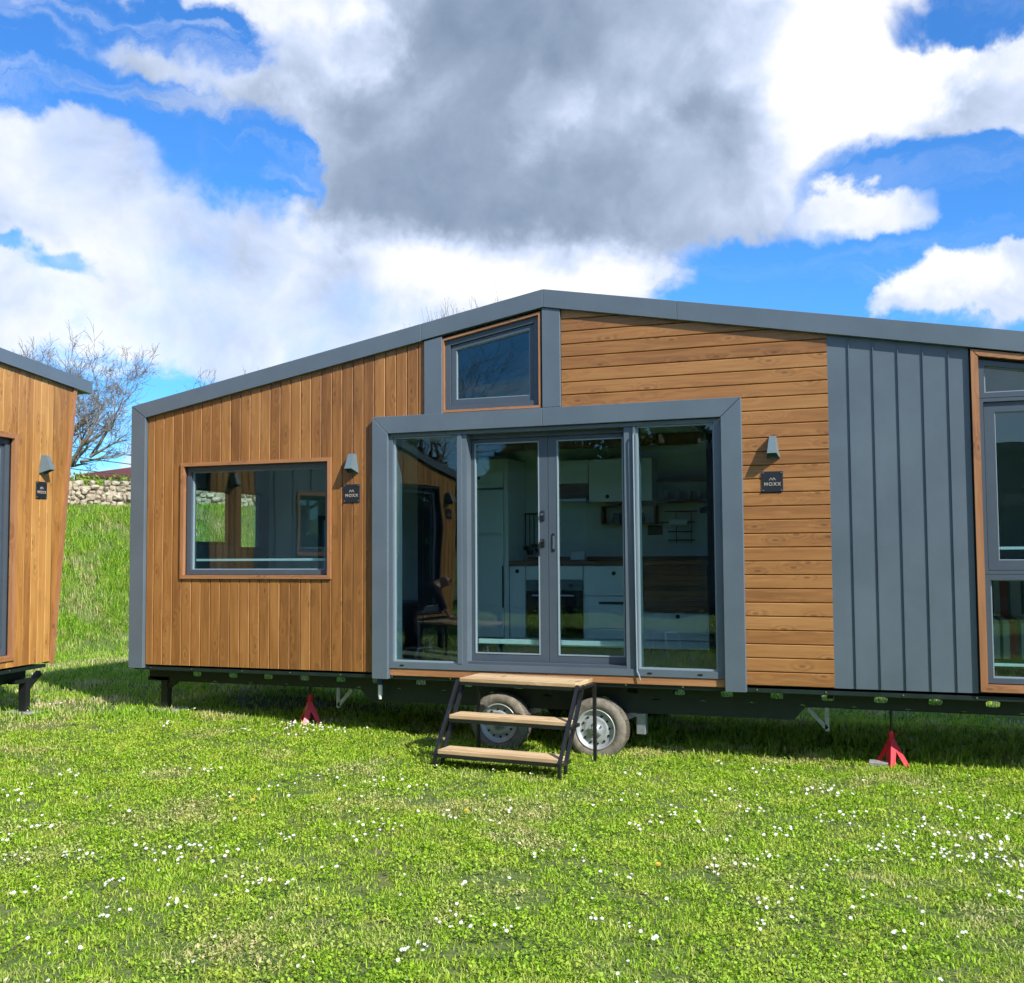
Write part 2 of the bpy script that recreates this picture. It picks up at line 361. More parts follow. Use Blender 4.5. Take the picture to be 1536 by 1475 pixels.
WHITE = [(-1.7, 22.9, 5.2, 4.3, 100.5, 1.0), (-4.7, 25.3, 5.9, 3.3, 171.6, 0.6), (-29.2, 25.5, 2.9, 2.3, -171.3, 0.9), (-32.1, 27.2, 6.0, 1.2, -175.1, 0.6), (-18.4, 15.0, 8.0, 2.1, 179.3, 1.2), (-27.1, 16.9, 4.6, 1.5, 172.6, 0.7), (-6.2, 19.3, 4.7, 2.3, -167.3, 0.6), (-17.6, 22.9, 3.5, 1.8, -173.5, 0.45), (-11.1, 24.3, 3.2, 1.9, 161.1, 0.5), (-10.7, 21.8, 2.2, 1.9, 167.6, 0.35), (-43.8, 17.1, 5.3, 3.5, 169.1, 0.3), (2.2, 13.9, 2.2, 1.6, 169.6, 0.7), (-41.0, 13.6, 7.9, 1.6, 179.7, 0.25), (-42.8, 10.3, 4.6, 1.6, -175.7, 0.5), (-0.7, 24.2, 4.0, 2.6, 167.6, 0.6)]
def build_world():
    w=bpy.data.worlds.new('World'); scene.world=w; w.use_nodes=True; nt=w.node_tree; nt.nodes.clear()
    out=N(nt,'ShaderNodeOutputWorld')
    sky=N(nt,'ShaderNodeTexSky',sky_type='NISHITA'); sky.sun_disc=False; sky.sun_elevation=SUN_EL; sky.sun_rotation=SUN_AZ
    sky.altitude=100; sky.air_density=1.0; sky.dust_density=.3; sky.ozone_density=2.5
    tc=N(nt,'ShaderNodeTexCoord'); d=tc.outputs['Generated']
    sp=N(nt,'ShaderNodeSeparateXYZ',inp={0:d})
    deg=180/PI
    az=math_(nt,'MULTIPLY',math_(nt,'ARCTAN2',sp.outputs[0],sp.outputs[1]),deg)
    el=math_(nt,'MULTIPLY',math_(nt,'ARCSINE',sp.outputs[2]),deg)
    # turbulence that frays every edge
    n1=N(nt,'ShaderNodeTexNoise',inp={0:d,'Scale':8.0,'Detail':6.0,'Roughness':.55,'Distortion':.25})
    n2=N(nt,'ShaderNodeTexNoise',inp={0:d,'Scale':24.0,'Detail':6.0,'Roughness':.6,'Distortion':.2})
    c1=N(nt,'ShaderNodeVectorMath',operation='SUBTRACT',inp={0:n1.outputs['Color'],1:(.5,.5,.5)})
    c2=N(nt,'ShaderNodeVectorMath',operation='SUBTRACT',inp={0:n2.outputs['Color'],1:(.5,.5,.5)})
    w1=N(nt,'ShaderNodeVectorMath',operation='MULTIPLY',inp={0:c1.outputs[0],1:(9,6,0)})
    w2=N(nt,'ShaderNodeVectorMath',operation='MULTIPLY',inp={0:c2.outputs[0],1:(3.2,2.4,0)})
    uv=N(nt,'ShaderNodeCombineXYZ',inp={0:az,1:el})
    p=N(nt,'ShaderNodeVectorMath',operation='ADD',inp={0:uv.outputs[0],1:w1.outputs[0]})
    p=N(nt,'ShaderNodeVectorMath',operation='ADD',inp={0:p.outputs[0],1:w2.outputs[0]}).outputs[0]
    def field(blobs,start,grow=1.35):
        acc=start
        for (a,e,ra,re,rot,wt) in blobs:
            mp=N(nt,'ShaderNodeMapping',vector_type='TEXTURE',inp={0:p})
            mp.inputs['Location'].default_value=(a,e,0); mp.inputs['Rotation'].default_value=(0,0,R_(rot)); mp.inputs['Scale'].default_value=(ra*grow,re*grow,1)
            g=N(nt,'ShaderNodeTexGradient',gradient_type='SPHERICAL',inp={0:mp.outputs[0]})
            s=smooth(nt,g.outputs['Fac'],0,.62)
            acc=math_(nt,'MULTIPLY_ADD',s,wt,acc)
        return acc
    big=N(nt,'ShaderNodeTexNoise',inp={0:d,'Scale':2.3,'Detail':4.0,'Roughness':.5})
    inview=math_(nt,'MULTIPLY',smooth(nt,az,28,14),smooth(nt,az,-66,-54))
    south=smooth(nt,sp.outputs[1],.1,-.7)
    base_out=math_(nt,'MULTIPLY_ADD',math_(nt,'SUBTRACT',big.outputs[0],.5),4.0,math_(nt,'MULTIPLY_ADD',south,1.1,-1.0))
    base=math_(nt,'ADD',math_(nt,'MULTIPLY',inview,.52),math_(nt,'MULTIPLY',math_(nt,'SUBTRACT',1.0,inview),base_out))
    D=field(CLOUD,base)
    Hh=field(HOLE,0.0)
    D=math_(nt,'SUBTRACT',D,math_(nt,'MULTIPLY',Hh,1.05))
    fr=math_(nt,'ADD',math_(nt,'MULTIPLY',math_(nt,'SUBTRACT',n1.outputs[0],.5),.9),math_(nt,'MULTIPLY',math_(nt,'SUBTRACT',n2.outputs[0],.5),.95))
    D=math_(nt,'ADD',D,fr)
    cover=smooth(nt,D,-.34,.74)
    mp5=N(nt,'ShaderNodeMapping',inp={0:p}); mp5.inputs['Rotation'].default_value=(0,0,R_(33)); mp5.inputs['Scale'].default_value=(.055,.42,1)
    n5=N(nt,'ShaderNodeTexNoise',inp={0:mp5.outputs[0],'Scale':1.0,'Detail':6.0,'Roughness':.6})
    wisp=math_(nt,'MULTIPLY',smooth(nt,n5.outputs[0],.46,.74),math_(nt,'MULTIPLY_ADD',smooth(nt,az,-24,-34),.62,.16))
    cover=math_(nt,'MAXIMUM',cover,wisp)
    dark=field(DARK,0.0); white=field(WHITE,0.0)
    n3=N(nt,'ShaderNodeTexNoise',inp={0:d,'Scale':12.0,'Detail':5.0,'Roughness':.55,'Distortion':.4})
    n4=N(nt,'ShaderNodeTexNoise',inp={0:d,'Scale':5.0,'Detail':3.0,'Roughness':.5,'Distortion':.5})
    dk=math_(nt,'SUBTRACT',1.0,math_(nt,'POWER',2.718,math_(nt,'MULTIPLY',dark,-1.05)))
    S=math_(nt,'SUBTRACT',dk,math_(nt,'MULTIPLY',white,.50))
    S=math_(nt,'MULTIPLY_ADD',math_(nt,'SUBTRACT',n3.outputs[0],.5),1.05,S)
    S=math_(nt,'MULTIPLY_ADD',math_(nt,'SUBTRACT',n4.outputs[0],.5),.65,S)
    S=math_(nt,'MULTIPLY_ADD',math_(nt,'SUBTRACT',n2.outputs[0],.5),.55,S)
    cc=ramp(nt,math_(nt,'MULTIPLY_ADD',S,.62,.24,clamp=True),[(0,(1.12,1.12,1.1)),(.17,(.93,.97,1.06)),(.32,(.70,.80,1.02)),(.50,(.49,.59,.78)),(.70,(.33,.42,.575)),(.90,(.245,.325,.465)),(1,(.21,.285,.42))])
    skyc=mixc(nt,1.0,sky.outputs[0],SKY_TINT,'MULTIPLY')
    skyc=N(nt,'ShaderNodeVectorMath',operation='SCALE',inp={0:skyc,'Scale':SKY_K}).outputs[0]
    ccs=N(nt,'ShaderNodeVectorMath',operation='SCALE',inp={0:cc,'Scale':CLOUD_K}).outputs[0]
    col=mixc(nt,cover,skyc,ccs)
    bg=N(nt,'ShaderNodeBackground',inp={0:col,1:.12}); nt.links.new(bg.outputs[0],out.inputs[0])
    w.cycles.sampling_method='MANUAL'; w.cycles.sample_map_resolution=512
SKY_TINT=(.34,.80,1.30); SKY_K=.98; CLOUD_K=5.75
build_world()
scene.view_settings.view_transform='Standard'; scene.view_settings.look='None'
scene.view_settings.exposure=.55; scene.view_settings.gamma=1
scene.cycles.transparent_max_bounces=24; scene.cycles.max_bounces=7; scene.cycles.diffuse_bounces=3; scene.cycles.use_adaptive_sampling=True; scene.cycles.adaptive_threshold=.03

# ------------------------------------------------------------------ terrain
PL=np.array([(40,30),(10,23),(-9,14.4),(-15.7,8.4),(-19,4),(-21,-2),(-21.5,-22),(-21.5,-60)],float)
def line_dist(x,y):
    """signed distance to the stone wall line: positive on the lawn side"""
    x=np.asarray(x,float); y=np.asarray(y,float); best=np.full(x.shape,1e9); sg=np.ones(x.shape)
    for a,b in zip(PL[:-1],PL[1:]):
        d=b-a; L=d@d; t=np.clip(((x-a[0])*d[0]+(y-a[1])*d[1])/L,0,1)
        qx=a[0]+t*d[0]; qy=a[1]+t*d[1]; r=np.hypot(x-qx,y-qy)
        cr=d[0]*(y-a[1])-d[1]*(x-a[0])
        u=r<best; best=np.where(u,r,best); sg=np.where(u,np.sign(cr),sg)
    return best*sg
def vnoise(x,y,s,seed=0):
    r=np.random.default_rng(seed).random((64,64)); x=np.asarray(x)/s; y=np.asarray(y)/s
    xi=np.floor(x).astype(int); yi=np.floor(y).astype(int); fx=x-xi; fy=y-yi; fx=fx*fx*(3-2*fx); fy=fy*fy*(3-2*fy)
    g=lambda i,j:r[i%64,j%64]
    return (g(xi,yi)*(1-fx)+g(xi+1,yi)*fx)*(1-fy)+(g(xi,yi+1)*(1-fx)+g(xi+1,yi+1)*fx)*fy
def height(x,y):
    s=line_dist(x,y)
    t=np.clip((5.4-s)/5.0,0,1); t=t**1.15; t=t*t*(3-2*t)*.55+t*.45
    up=2.70*t
    back=np.clip(-s/1.0,0,1)*.50
    h=GZ+.20*np.clip((-4-x)/4.0,0,1)*np.clip((14-np.abs(y))/6,0,1)*(1-t)+up+back+np.clip(-s-3,0,200)*.004
    h+= (vnoise(x,y,1.3,1)-.5)*.30*np.clip(up,0,1)+(vnoise(x,y,.45,2)-.5)*.10*np.clip(up,0,1)
    h+= (vnoise(x,y,.6,3)-.5)*.02
    return h
def build_ground():
    def axis(lo,hi,step,far):
        a=list(np.arange(lo,hi+1e-6,step)); k=step
        p=hi
        while p<far: k*=1.35; p+=k; a.append(p)
        k=step; p=lo; pre=[]
        while p>-far: k*=1.35; p-=k; pre.append(p)
        return np.array(pre[::-1]+a)
    xs=axis(-26,6,.25,600); ys=axis(-14,18,.25,600)
    X,Y=np.meshgrid(xs,ys); Z=height(X,Y)
    nx,ny=len(xs),len(ys); v=np.stack([X,Y,Z],-1).reshape(-1,3)
    i=np.arange(nx*ny).reshape(ny,nx); q=np.stack([i[:-1,:-1],i[:-1,1:],i[1:,1:],i[1:,:-1]],-1).reshape(-1,4)
    me=bpy.data.meshes.new('ground'); me.from_pydata(v.tolist(),[],q.tolist()); me.materials.append(M['ground'])
    me.polygons.foreach_set('use_smooth',[True]*len(me.polygons))
    o=bpy.data.objects.new('ground',me); COL.objects.link(o); tag(o,kind='structure'); o['label']='grassy ground rising to a bank behind'
build_ground()

def fast_mesh(name,verts,quads,tris,mat,tone_q=None,tone_t=None):
    me=bpy.data.meshes.new(name); nq=len(quads); nt_=len(tris)
    me.vertices.add(len(verts)); me.vertices.foreach_set('co',verts.astype(np.float32).ravel())
    loops=np.concatenate([quads.ravel(),tris.ravel()]).astype(np.int32)
    me.loops.add(len(loops)); me.loops.foreach_set('vertex_index',loops)
    me.polygons.add(nq+nt_)
    st=np.concatenate([np.arange(nq)*4,nq*4+np.arange(nt_)*3]).astype(np.int32)
    me.polygons.foreach_set('loop_start',st)
    me.update(calc_edges=True)
    if tone_q is not None:
        a=me.attributes.new('tone','FLOAT','FACE'); a.data.foreach_set('value',np.concatenate([tone_q,tone_t]).astype(np.float32))
    me.materials.append(mat); o=bpy.data.objects.new(name,me); COL.objects.link(o); return o

def blades(name,P,Hh,W,mat,lean=.55,flat=None):
    n=len(P); az=rng.random(n)*2*PI; ln=rng.random(n)**.8*lean
    if flat is not None: ln=np.where(flat,.9+rng.random(n)*.5,ln)
    bx,by=np.cos(az),np.sin(az); wx,wy=-by,bx
    tw=rng.normal(0,.5,n); wx2=wx*np.cos(tw)+bx*np.sin(tw); wy2=wy*np.cos(tw)+by*np.sin(tw)
    base=P.copy(); base[:,2]-=.008
    def pt(t,wd,sgn):
        a=ln*t*1.15
        hz=Hh*t*np.sin(a); vz=Hh*t*np.cos(a)
        return np.stack([base[:,0]+bx*hz+sgn*wx2*wd,base[:,1]+by*hz+sgn*wy2*wd,base[:,2]+vz+.002],1)
    V=np.stack([pt(0,W*.5,-1),pt(0,W*.5,1),pt(.6,W*.46,1),pt(.6,W*.46,-1),pt(1.0,0,1)],1).reshape(-1,3)
    i=np.arange(n)*5; Q=np.stack([i,i+1,i+2,i+3],1); T=np.stack([i+3,i+2,i+4],1)
    tone=rng.random(n)
    return fast_mesh(name,V,Q,T,mat,tone,tone)

def sample_wedge(n,r0,r1,a0,a1,pw=1.0):
    """points round the viewpoint: headings in degrees (+ to the right of north)"""
    r=np.sqrt(r0*r0+(r1*r1-r0*r0)*rng.random(n)**pw); a=np.radians(a0+(a1-a0)*rng.random(n))
    return r*np.sin(a), -9.03+r*np.cos(a)
def clumpy(x,y,s,seed,lo,hi):
    k=vnoise(x,y,s,seed)*.6+vnoise(x,y,s*.37,seed+5)*.4
    return rng.random(len(x))<np.clip((k-lo)/(hi-lo),.18,1)

def build_grass():
    # near lawn
    x,y=sample_wedge(620000,3.6,11.5,-56,18,1.25)
    m=clumpy(x,y,.22,21,.25,.62); x,y=x[m],y[m]
    n=len(x); z=height(x,y)
    r=np.hypot(x,y+9.03)
    tall=vnoise(x,y,.55,31)
    shade=np.clip((y+.2)/1.0,0,1)*((x>-7.4)&(x<3.8))      # unmown strip under the house
    H=(.015+.022*rng.random(n)+.016*tall)*(1+1.6*shade)
    W=.0036+.0034*rng.random(n)+.0006*np.clip(r-5,0,9)
    fl=rng.random(n)<.42
    g=blades('lawn_grass',np.stack([x,y,z],1),H,W,M['grass'],1.05,fl)
    tag(g,'short sunlit lawn grass in front of the tiny houses','grass',kind='stuff')
    # clover: small rounded leaves lying almost level
    x,y=sample_wedge(210000,3.6,11.0,-56,18,1.25)
    k=vnoise(x,y,.35,77)*.6+vnoise(x,y,.12,78)*.4; m=k>.46; x,y=x[m],y[m]; n=len(x); z=height(x,y)+.014+.026*rng.random(n)
    s=.0042+.0046*rng.random(n); a=rng.random(n)*2*PI
    tx=rng.normal(0,.45,n); ty=rng.normal(0,.45,n); V=[]
    for q in range(6):
        an=a+q*PI/3; rr=s*(1 if q%3 else .8); dx=rr*np.cos(an); dy=rr*np.sin(an)
        V.append(np.stack([x+dx,y+dy,z+dx*tx+dy*ty],1))
    V=np.stack(V,1).reshape(-1,3); i=np.arange(n)*6
    Q=np.concatenate([np.stack([i,i+1,i+2,i+3],1),np.stack([i,i+3,i+4,i+5],1)]); t=rng.random(n)*.85
    o=fast_mesh('clover',V,Q,np.zeros((0,3),int),M['grass'],np.concatenate([t,t]),np.zeros(0))
    tag(o,'low clover and broad leaves growing through the lawn','ground cover',kind='stuff')
    # far lawn, gap, bank
    x,y=sample_wedge(300000,11.2,34,-51,-34,1.0)
    x2,y2=sample_wedge(70000,10.8,24,-36,22,1.0); x3=rng.uniform(-8,3.6,90000); y3=rng.uniform(1.6,9.0,90000); x=np.concatenate([x,x2,x3]); y=np.concatenate([y,y2,y3])
    s=line_dist(x,y); m=(s>.35)|(s<-.5); m&=~((x>-7.3)&(x<3.5)&(y>1.0)&(y<2.3)&(rng.random(len(x))<.0))
    m&=clumpy(x,y,.4,41,.2,.6); x,y=x[m],y[m]; n=len(x); z=height(x,y); s=line_dist(x,y)
    tall=vnoise(x,y,.7,51)*.6+vnoise(x,y,.25,52)*.4; bank=np.clip((5.6-s)/1.5,0,1)
    H=.05+.04*rng.random(n)+bank*(.04+.17*tall*rng.random(n))*np.clip(np.abs(s)/1.2,.35,1); W=.006+.006*rng.random(n)
    g=blades('bank_grass',np.stack([x,y,z],1),H,W,M['grass_bank'],1.0)
    tag(g,'long rough grass on the steep bank behind the houses','grass',kind='stuff')
    # grass seen only in the reflections
    x=rng.uniform(-20,8,110000); y=rng.uniform(-26,-3,110000)
    hd=np.degrees(np.arctan2(x,y+9.03)); rr=np.hypot(x,y+9.03); m=~((hd>-57)&(hd<19)&(rr<40)); m&=(line_dist(x,y)>.4); x,y=x[m],y[m]; n=len(x)
    g=blades('meadow_grass',np.stack([x,y,height(x,y)],1),.05+.07*rng.random(n),.012+.008*rng.random(n),M['grass_bank'],.8)
    tag(g,'grass of the field mirrored in the window panes','grass',kind='stuff')
build_grass()

DAISY= [(-5.27, 0.03, 0.19, 20), (-5.51, 0.07, 0.1, 14), (-5.7, -0.44, 0.06, 6), (-5.34, -2.06, 0.1, 4), (-5.08, -2.0, 0.09, 4), (-5.81, -2.57, 0.08, 5), (-5.78, -3.0, 0.1, 4), (-5.68, -3.26, 0.09, 4), (-4.93, -3.18, 0.01, 1), (-4.78, -3.17, 0.01, 1), (-5.11, -3.61, 0.08, 6), (-4.99, -3.65, 0.06, 4), (-4.44, -2.5, 0.06, 6), (-4.3, -2.15, 0.11, 4), (-4.21, -1.64, 0.16, 6), (-3.69, -1.65, 0.15, 6), (-3.33, -1.77, 0.1, 3), (-5.03, -3.98, 0.05, 5), (-4.67, -4.27, 0.09, 7), (-4.44, -4.06, 0.05, 5), (-4.31, -4.02, 0.06, 4), (-4.27, -3.73, 0.05, 4), (-4.05, -3.77, 0.05, 3), (-3.86, -3.8, 0.08, 9), (-3.95, -3.62, 0.06, 5), (-3.86, -3.59, 0.09, 5), (-3.65, -3.69, 0.08, 4), (-4.24, -4.61, 0.08, 5), (-3.99, -4.61, 0.05, 3), (-3.91, -4.33, 0.05, 5), (-3.43, -4.41, 0.05, 3), (-3.19, -4.09, 0.08, 6), (-3.03, -4.09, 0.05, 3), (-3.55, -4.74, 0.04, 4), (-3.58, -4.8, 0.02, 3), (-3.01, -2.87, 0.11, 6), (-3.26, -2.83, 0.07, 4), (-3.5, -3.32, 0.09, 5), (-2.97, -3.77, 0.05, 2), (-1.75, -4.35, 0.04, 2), (-1.98, -4.35, 0.12, 7), (-1.95, -4.69, 0.06, 4), (-2.03, -4.75, 0.06, 3), (-1.94, -4.15, 0.1, 4), (-2.39, -4.99, 0.03, 2), (-1.01, -0.41, 0.15, 6), (-0.61, -1.0, 0.11, 6), (-0.43, -0.94, 0.12, 9), (0.11, -0.87, 0.07, 4), (-0.35, -1.71, 0.13, 12), (0.15, -1.63, 0.13, 8), (0.65, -1.29, 0.1, 9), (-0.71, -2.2, 0.07, 6), (-0.01, -2.05, 0.12, 9), (0.25, -2.08, 0.12, 10), (0.51, -2.0, 0.12, 10), (-1.29, -2.15, 0.07, 5), (-1.56, -2.28, 0.09, 6), (-0.95, -1.72, 0.09, 5), (-1.03, -2.48, 0.02, 1), (-1.69, -3.08, 0.05, 3), (-1.91, -3.15, 0.15, 5), (-1.0, -3.05, 0.06, 6), (-0.84, -3.0, 0.04, 4), (-0.71, -2.76, 0.05, 6), (-0.33, -2.77, 0.09, 5), (-0.07, -2.41, 0.1, 10), (0.17, -2.4, 0.1, 7), (0.34, -2.41, 0.1, 8), (0.51, -2.49, 0.09, 9), (0.62, -2.52, 0.05, 5), (0.46, -3.04, 0.06, 5), (0.52, -3.08, 0.04, 5), (-0.17, -3.31, 0.05, 3), (0.03, -3.29, 0.02, 3), (-0.67, -3.58, 0.02, 2), (-1.74, -4.09, 0.01, 1), (-1.38, -4.06, 0.04, 3), (-1.16, -4.12, 0.04, 4), (-1.08, -4.19, 0.02, 2), (-0.61, -3.94, 0.04, 3), (-0.51, -3.77, 0.02, 1), (-0.05, -3.8, 0.02, 3), (0.23, -3.75, 0.03, 2), (-1.43, -3.44, 0.06, 3), (-6.53, -0.52, 0.05, 4), (-4.86, 0.47, 0.39, 9), (-8.79, -0.1, 0.18, 20), (-8.29, -0.26, 0.28, 12), (-6.61, 0.57, 0.28, 6), (0.14, 0.9, 0.06, 3), (-1.51, -1.71, 0.27, 6), (0.41, -1.28, 0.26, 8), (-2.71, -2.39, 0.44, 8), (-3.1, -4.73, 0.63, 10), (-0.43, -4.1, 0.58, 8)]
def daisy_mesh(seed):
    r=random.Random(seed); b=MB(); n=11; R=.0125
    h=.062
    b.cur=0
    for k in range(n):
        a=2*PI*k/n+r.uniform(-.1,.1); ca,sa=math.cos(a),math.sin(a); up=r.uniform(.0,.003)
        w=.0036
        b.add([(ca*.003+sa*w*.5,sa*.003-ca*w*.5,h),(ca*.003-sa*w*.5,sa*.003+ca*w*.5,h),(ca*R-sa*w*.7,sa*R+ca*w*.7,h+up),(ca*R*1.08,sa*R*1.08,h+up),(ca*R+sa*w*.7,sa*R-ca*w*.7,h+up)],[(0,1,2,3,4)])
    b.cur=1; b.add([(.0042*math.cos(k*PI/3),.0042*math.sin(k*PI/3),h+.0006) for k in range(6)]+[(0,0,h+.0026)],[(k,(k+1)%6,6) for k in range(6)])
    b.cur=2; b.tube([(0,0,0),(.002,.001,h*.5),(0,0,h)],.0008,4,False)
    me=bpy.data.meshes.new('daisy'); me.from_pydata(b.v,[],b.f)
    for m in (M['petal'],M['pollen'],M['grass']): me.materials.append(m)
    me.polygons.foreach_set('material_index',b.m); me.update(); return me
def build_daisies():
    pts=[]; r=random.Random(5)
    for (x,y,R,n) in DAISY:
        for _ in range(int(n*1.35+.5)):
            px=r.gauss(x,R*.7); py=r.gauss(y,R*1.0); pts.append((px,py))
    for _ in range(120):
        a=R_(r.uniform(-46,6)); d=r.uniform(4.3,9.2); pts.append((d*math.sin(a),-9.03+d*math.cos(a)))
    keep=[]
    for p in pts:
        if all((p[0]-q[0])**2+(p[1]-q[1])**2>.017**2 for q in keep): keep.append(p)
    keep.sort(key=lambda p:(p[0])**2+(p[1]+9.03)**2)
    ms=[daisy_mesh(k) for k in range(4)]
    hz=height(np.array([p[0] for p in keep]),np.array([p[1] for p in keep]))
    rest=MB()
    for i,(p,z) in enumerate(zip(keep,hz)):
        s=r.uniform(.42,.80)*(1.0+.05*min(4,max(0,math.hypot(p[0],p[1]+9.03)-5))); tl=(r.uniform(.15,.8),r.uniform(-.2,.5),r.uniform(-.6,.6))
        if i<300:
            o=bpy.data.objects.new('daisy',ms[i%4]); COL.objects.link(o); o.location=(p[0],p[1],z); o.scale=(s,s,1.0); o.rotation_euler=tl
            tag(o,'small white daisy flowering in the sunlit lawn','daisy','daisies dotted over the lawn')
        else:
            mt=Matrix.LocRotScale(Vector((p[0],p[1],z)),(Matrix.Rotation(tl[1],3,'Y')@Matrix.Rotation(tl[0],3,'X')@Matrix.Rotation(tl[2],3,'Z')).to_quaternion(),Vector((s,s,1)))
            me=ms[i%4]; n=len(rest.v); rest.v+=[tuple(mt@v.co) for v in me.vertices]
            for f in me.polygons: rest.f.append(tuple(k+n for k in f.vertices)); rest.m.append(f.material_index)
    o=rest.build('daisies',[M['petal'],M['pollen'],M['grass']]); tag(o,'many tiny white daisies massed near the houses','daisies',kind='stuff')
build_daisies()
def dandelions():
    b=MB(); b.cur=0
    for ring,(n,R,up) in enumerate(((14,.017,.0),(11,.012,.003),(7,.007,.005))):
        for k in range(n):
            a=2*PI*k/n+ring*.2; ca,sa=math.cos(a),math.sin(a); w=.0024
            b.add([(-sa*w*.5,ca*w*.5,.046+up*.6),(sa*w*.5,-ca*w*.5,.046+up*.6),(ca*R+sa*w*.6,sa*R-ca*w*.6,.048+up),(ca*R-sa*w*.6,sa*R+ca*w*.6,.048+up)],[(0,1,2,3)])
    b.cur=1; b.tube([(0,0,0),(0,0,.047)],.0012,5,False)
    me=None
    for x,y,l in ((-1.28,-3.08,'single yellow dandelion in the lawn right of the steps, nearest the viewer'),(-4.38,-2.60,'yellow dandelion beside a second one among the daisies at the left'),(-4.24,-2.55,'right one of two yellow dandelions among the left daisies'),(-2.75,-2.28,'yellow dandelion in the lawn in front of the steps')):
        if me is None: o=b.build('dandelion',[M['pollen'],M['grass']]); me=o.data
        else: o=bpy.data.objects.new('dandelion',me); COL.objects.link(o)
        o.location=(x,y,float(height(np.array([x]),np.array([y]))[0])); o.rotation_euler=(.35,.1,0); tag(o,l,'dandelion')
dandelions()

# ------------------------------------------------------------------ cladding
PITCH_B=.1135
def v_boards(mb,x0,x1,zb,zt,openings=(),y0=-.022,y1=0,start=None):
    """vertical boards with rounded edges; zt(x) is the raked top; openings (xa,xb,za,zb)"""
    x=start if start is not None else x0
    while x<x1-.004:
        xa=max(x,x0); xe=min(x+PITCH_B-.005,x1)
        cuts=sorted({xa,xe,*[c for o in openings for c in (o[0],o[1]) if xa+.001<c<xe-.001]})
        for ca,cb in zip(cuts[:-1],cuts[1:]):
            mid=(ca+cb)/2; top=zt(mid); segs=[(zb,None)]
            for o in openings:
                if o[0]-.001<mid<o[1]+.001:
                    ns=[]
                    for (s0,s1) in segs:
                        e=s1 if s1 is not None else top
                        if o[2]>=e or o[3]<=s0: ns.append((s0,s1)); continue
                        if o[2]>s0+.005: ns.append((s0,o[2]))
                        if o[3]<e-.005: ns.append((o[3],s1))
                    segs=ns
            cl=.006 if abs(ca-xa)<1e-6 else .0; cr=.006 if abs(cb-xe)<1e-6 else .0
            dz=random.uniform(-.0008,.0008)
            prof=[(ca,y1),(ca,y0+cl),(ca+cl,y0+dz),(cb-cr,y0+dz),(cb,y0+cr),(cb,y1)]
            for s0,s1 in segs:
                n=6; vs=[(px,py,s0) for px,py in prof]+[(px,py,(zt(px) if s1 is None else s1)) for px,py in prof]
                mb.add(vs,[(i,i+1,i+1+n,i+n) for i in range(n-1)]+[tuple(range(n))[::-1],tuple(range(n,2*n))])
        x+=PITCH_B
def h_boards(mb,x0,x1,zb,ztop,xr=None,openings=(),y0=-.022,y1=0):
    """horizontal boards; xr(z) gives (xmin,xmax) allowed at a height"""
    z=zb
    while z<ztop-.01:
        za=z+.0025; zc=min(z+PITCH_B-.0025,ztop)
        a,b_=(x0,x1) if xr is None else xr(zc)
        a=max(a,x0); b_=min(b_,x1)
        segs=[(a,b_)] if b_-a>.03 else []
        for o in openings:
            if o[2]<(za+zc)/2<o[3]:
                ns=[]
                for s0,s1 in segs:
                    if o[0]>=s1 or o[1]<=s0: ns.append((s0,s1)); continue
                    if o[0]>s0: ns.append((s0,o[0]))
                    if o[1]<s1: ns.append((o[1],s1))
                segs=ns
        dz=random.uniform(-.0008,.0008); c=.006
        prof=[(y1,za),(y0+c,za),(y0+dz,za+c),(y0+dz,zc-c),(y0+c,zc),(y1,zc)]
        for s0,s1 in segs:
            n=6; vs=[(s1,py,pz) for py,pz in prof]+[(s0,py,pz) for py,pz in prof]
            mb.add(vs,[(i,i+1,i+1+n,i+n) for i in range(n-1)]+[tuple(range(n))[::-1],tuple(range(n,2*n))])
        z+=PITCH_B
def metal_panels(mb,x0,x1,zb,zt,openings=(),pitch=.187,first=None):
    """standing seam sheets with upstand ribs"""
    xs=[x0]; x=first if first is not None else x0+pitch
    while x<x1-.02: xs.append(x); x+=pitch
    xs.append(x1)
    def piece(a,b,y0,y1):
        cuts=sorted({a,b,*[c for o in openings for c in (o[0],o[1]) if a<c<b]})
        for ca,cb in zip(cuts[:-1],cuts[1:]):
            mid=(ca+cb)/2; segs=[(zb,None)]
            for o in openings:
                if o[0]<mid<o[1]:
                    ns=[]
                    for s0,s1 in segs:
                        e=s1 if s1 is not None else zt(mid)
                        if o[2]>=e or o[3]<=s0: ns.append((s0,s1)); continue
                        if o[2]>s0: ns.append((s0,o[2]))
                        if o[3]<e: ns.append((o[3],s1))
                    segs=ns
            for s0,s1 in segs: mb.prism([(ca,s0),(cb,s0),(cb,zt(cb) if s1 is None else s1),(ca,zt(ca) if s1 is None else s1)],y0,y1)
    for a,b in zip(xs[:-1],xs[1:]):
        piece(a,b-.007,-.014,0)
        if b<x1-.01: piece(b-.0065,b-.0005,-.027,0)
def frame_rect(mb,x0,x1,z0,z1,w,y0,y1,wt=None,wb=None,ztr=None,bev=.003):
    """four mitred-looking bars; ztr = height of the top right corner for a raked head"""
    wt=wt or w; wb=wb or w; zr=z1 if ztr is None else ztr
    sl=(zr-z1)/(x1-x0)
    top=lambda x:z1+sl*(x-x0)
    mb.prism([(x0,z0),(x0+w,z0+wb),(x0+w,top(x0+w)-wt),(x0,z1)],y0,y1)
    mb.prism([(x1,z0),(x1,zr),(x1-w,top(x1-w)-wt),(x1-w,z0+wb)],y0,y1)
    mb.prism([(x0,z0),(x1,z0),(x1-w,z0+wb),(x0+w,z0+wb)],y0,y1)
    mb.prism([(x0,z1),(x0+w,top(x0+w)-wt),(x1-w,top(x1-w)-wt),(x1,zr)],y0,y1)
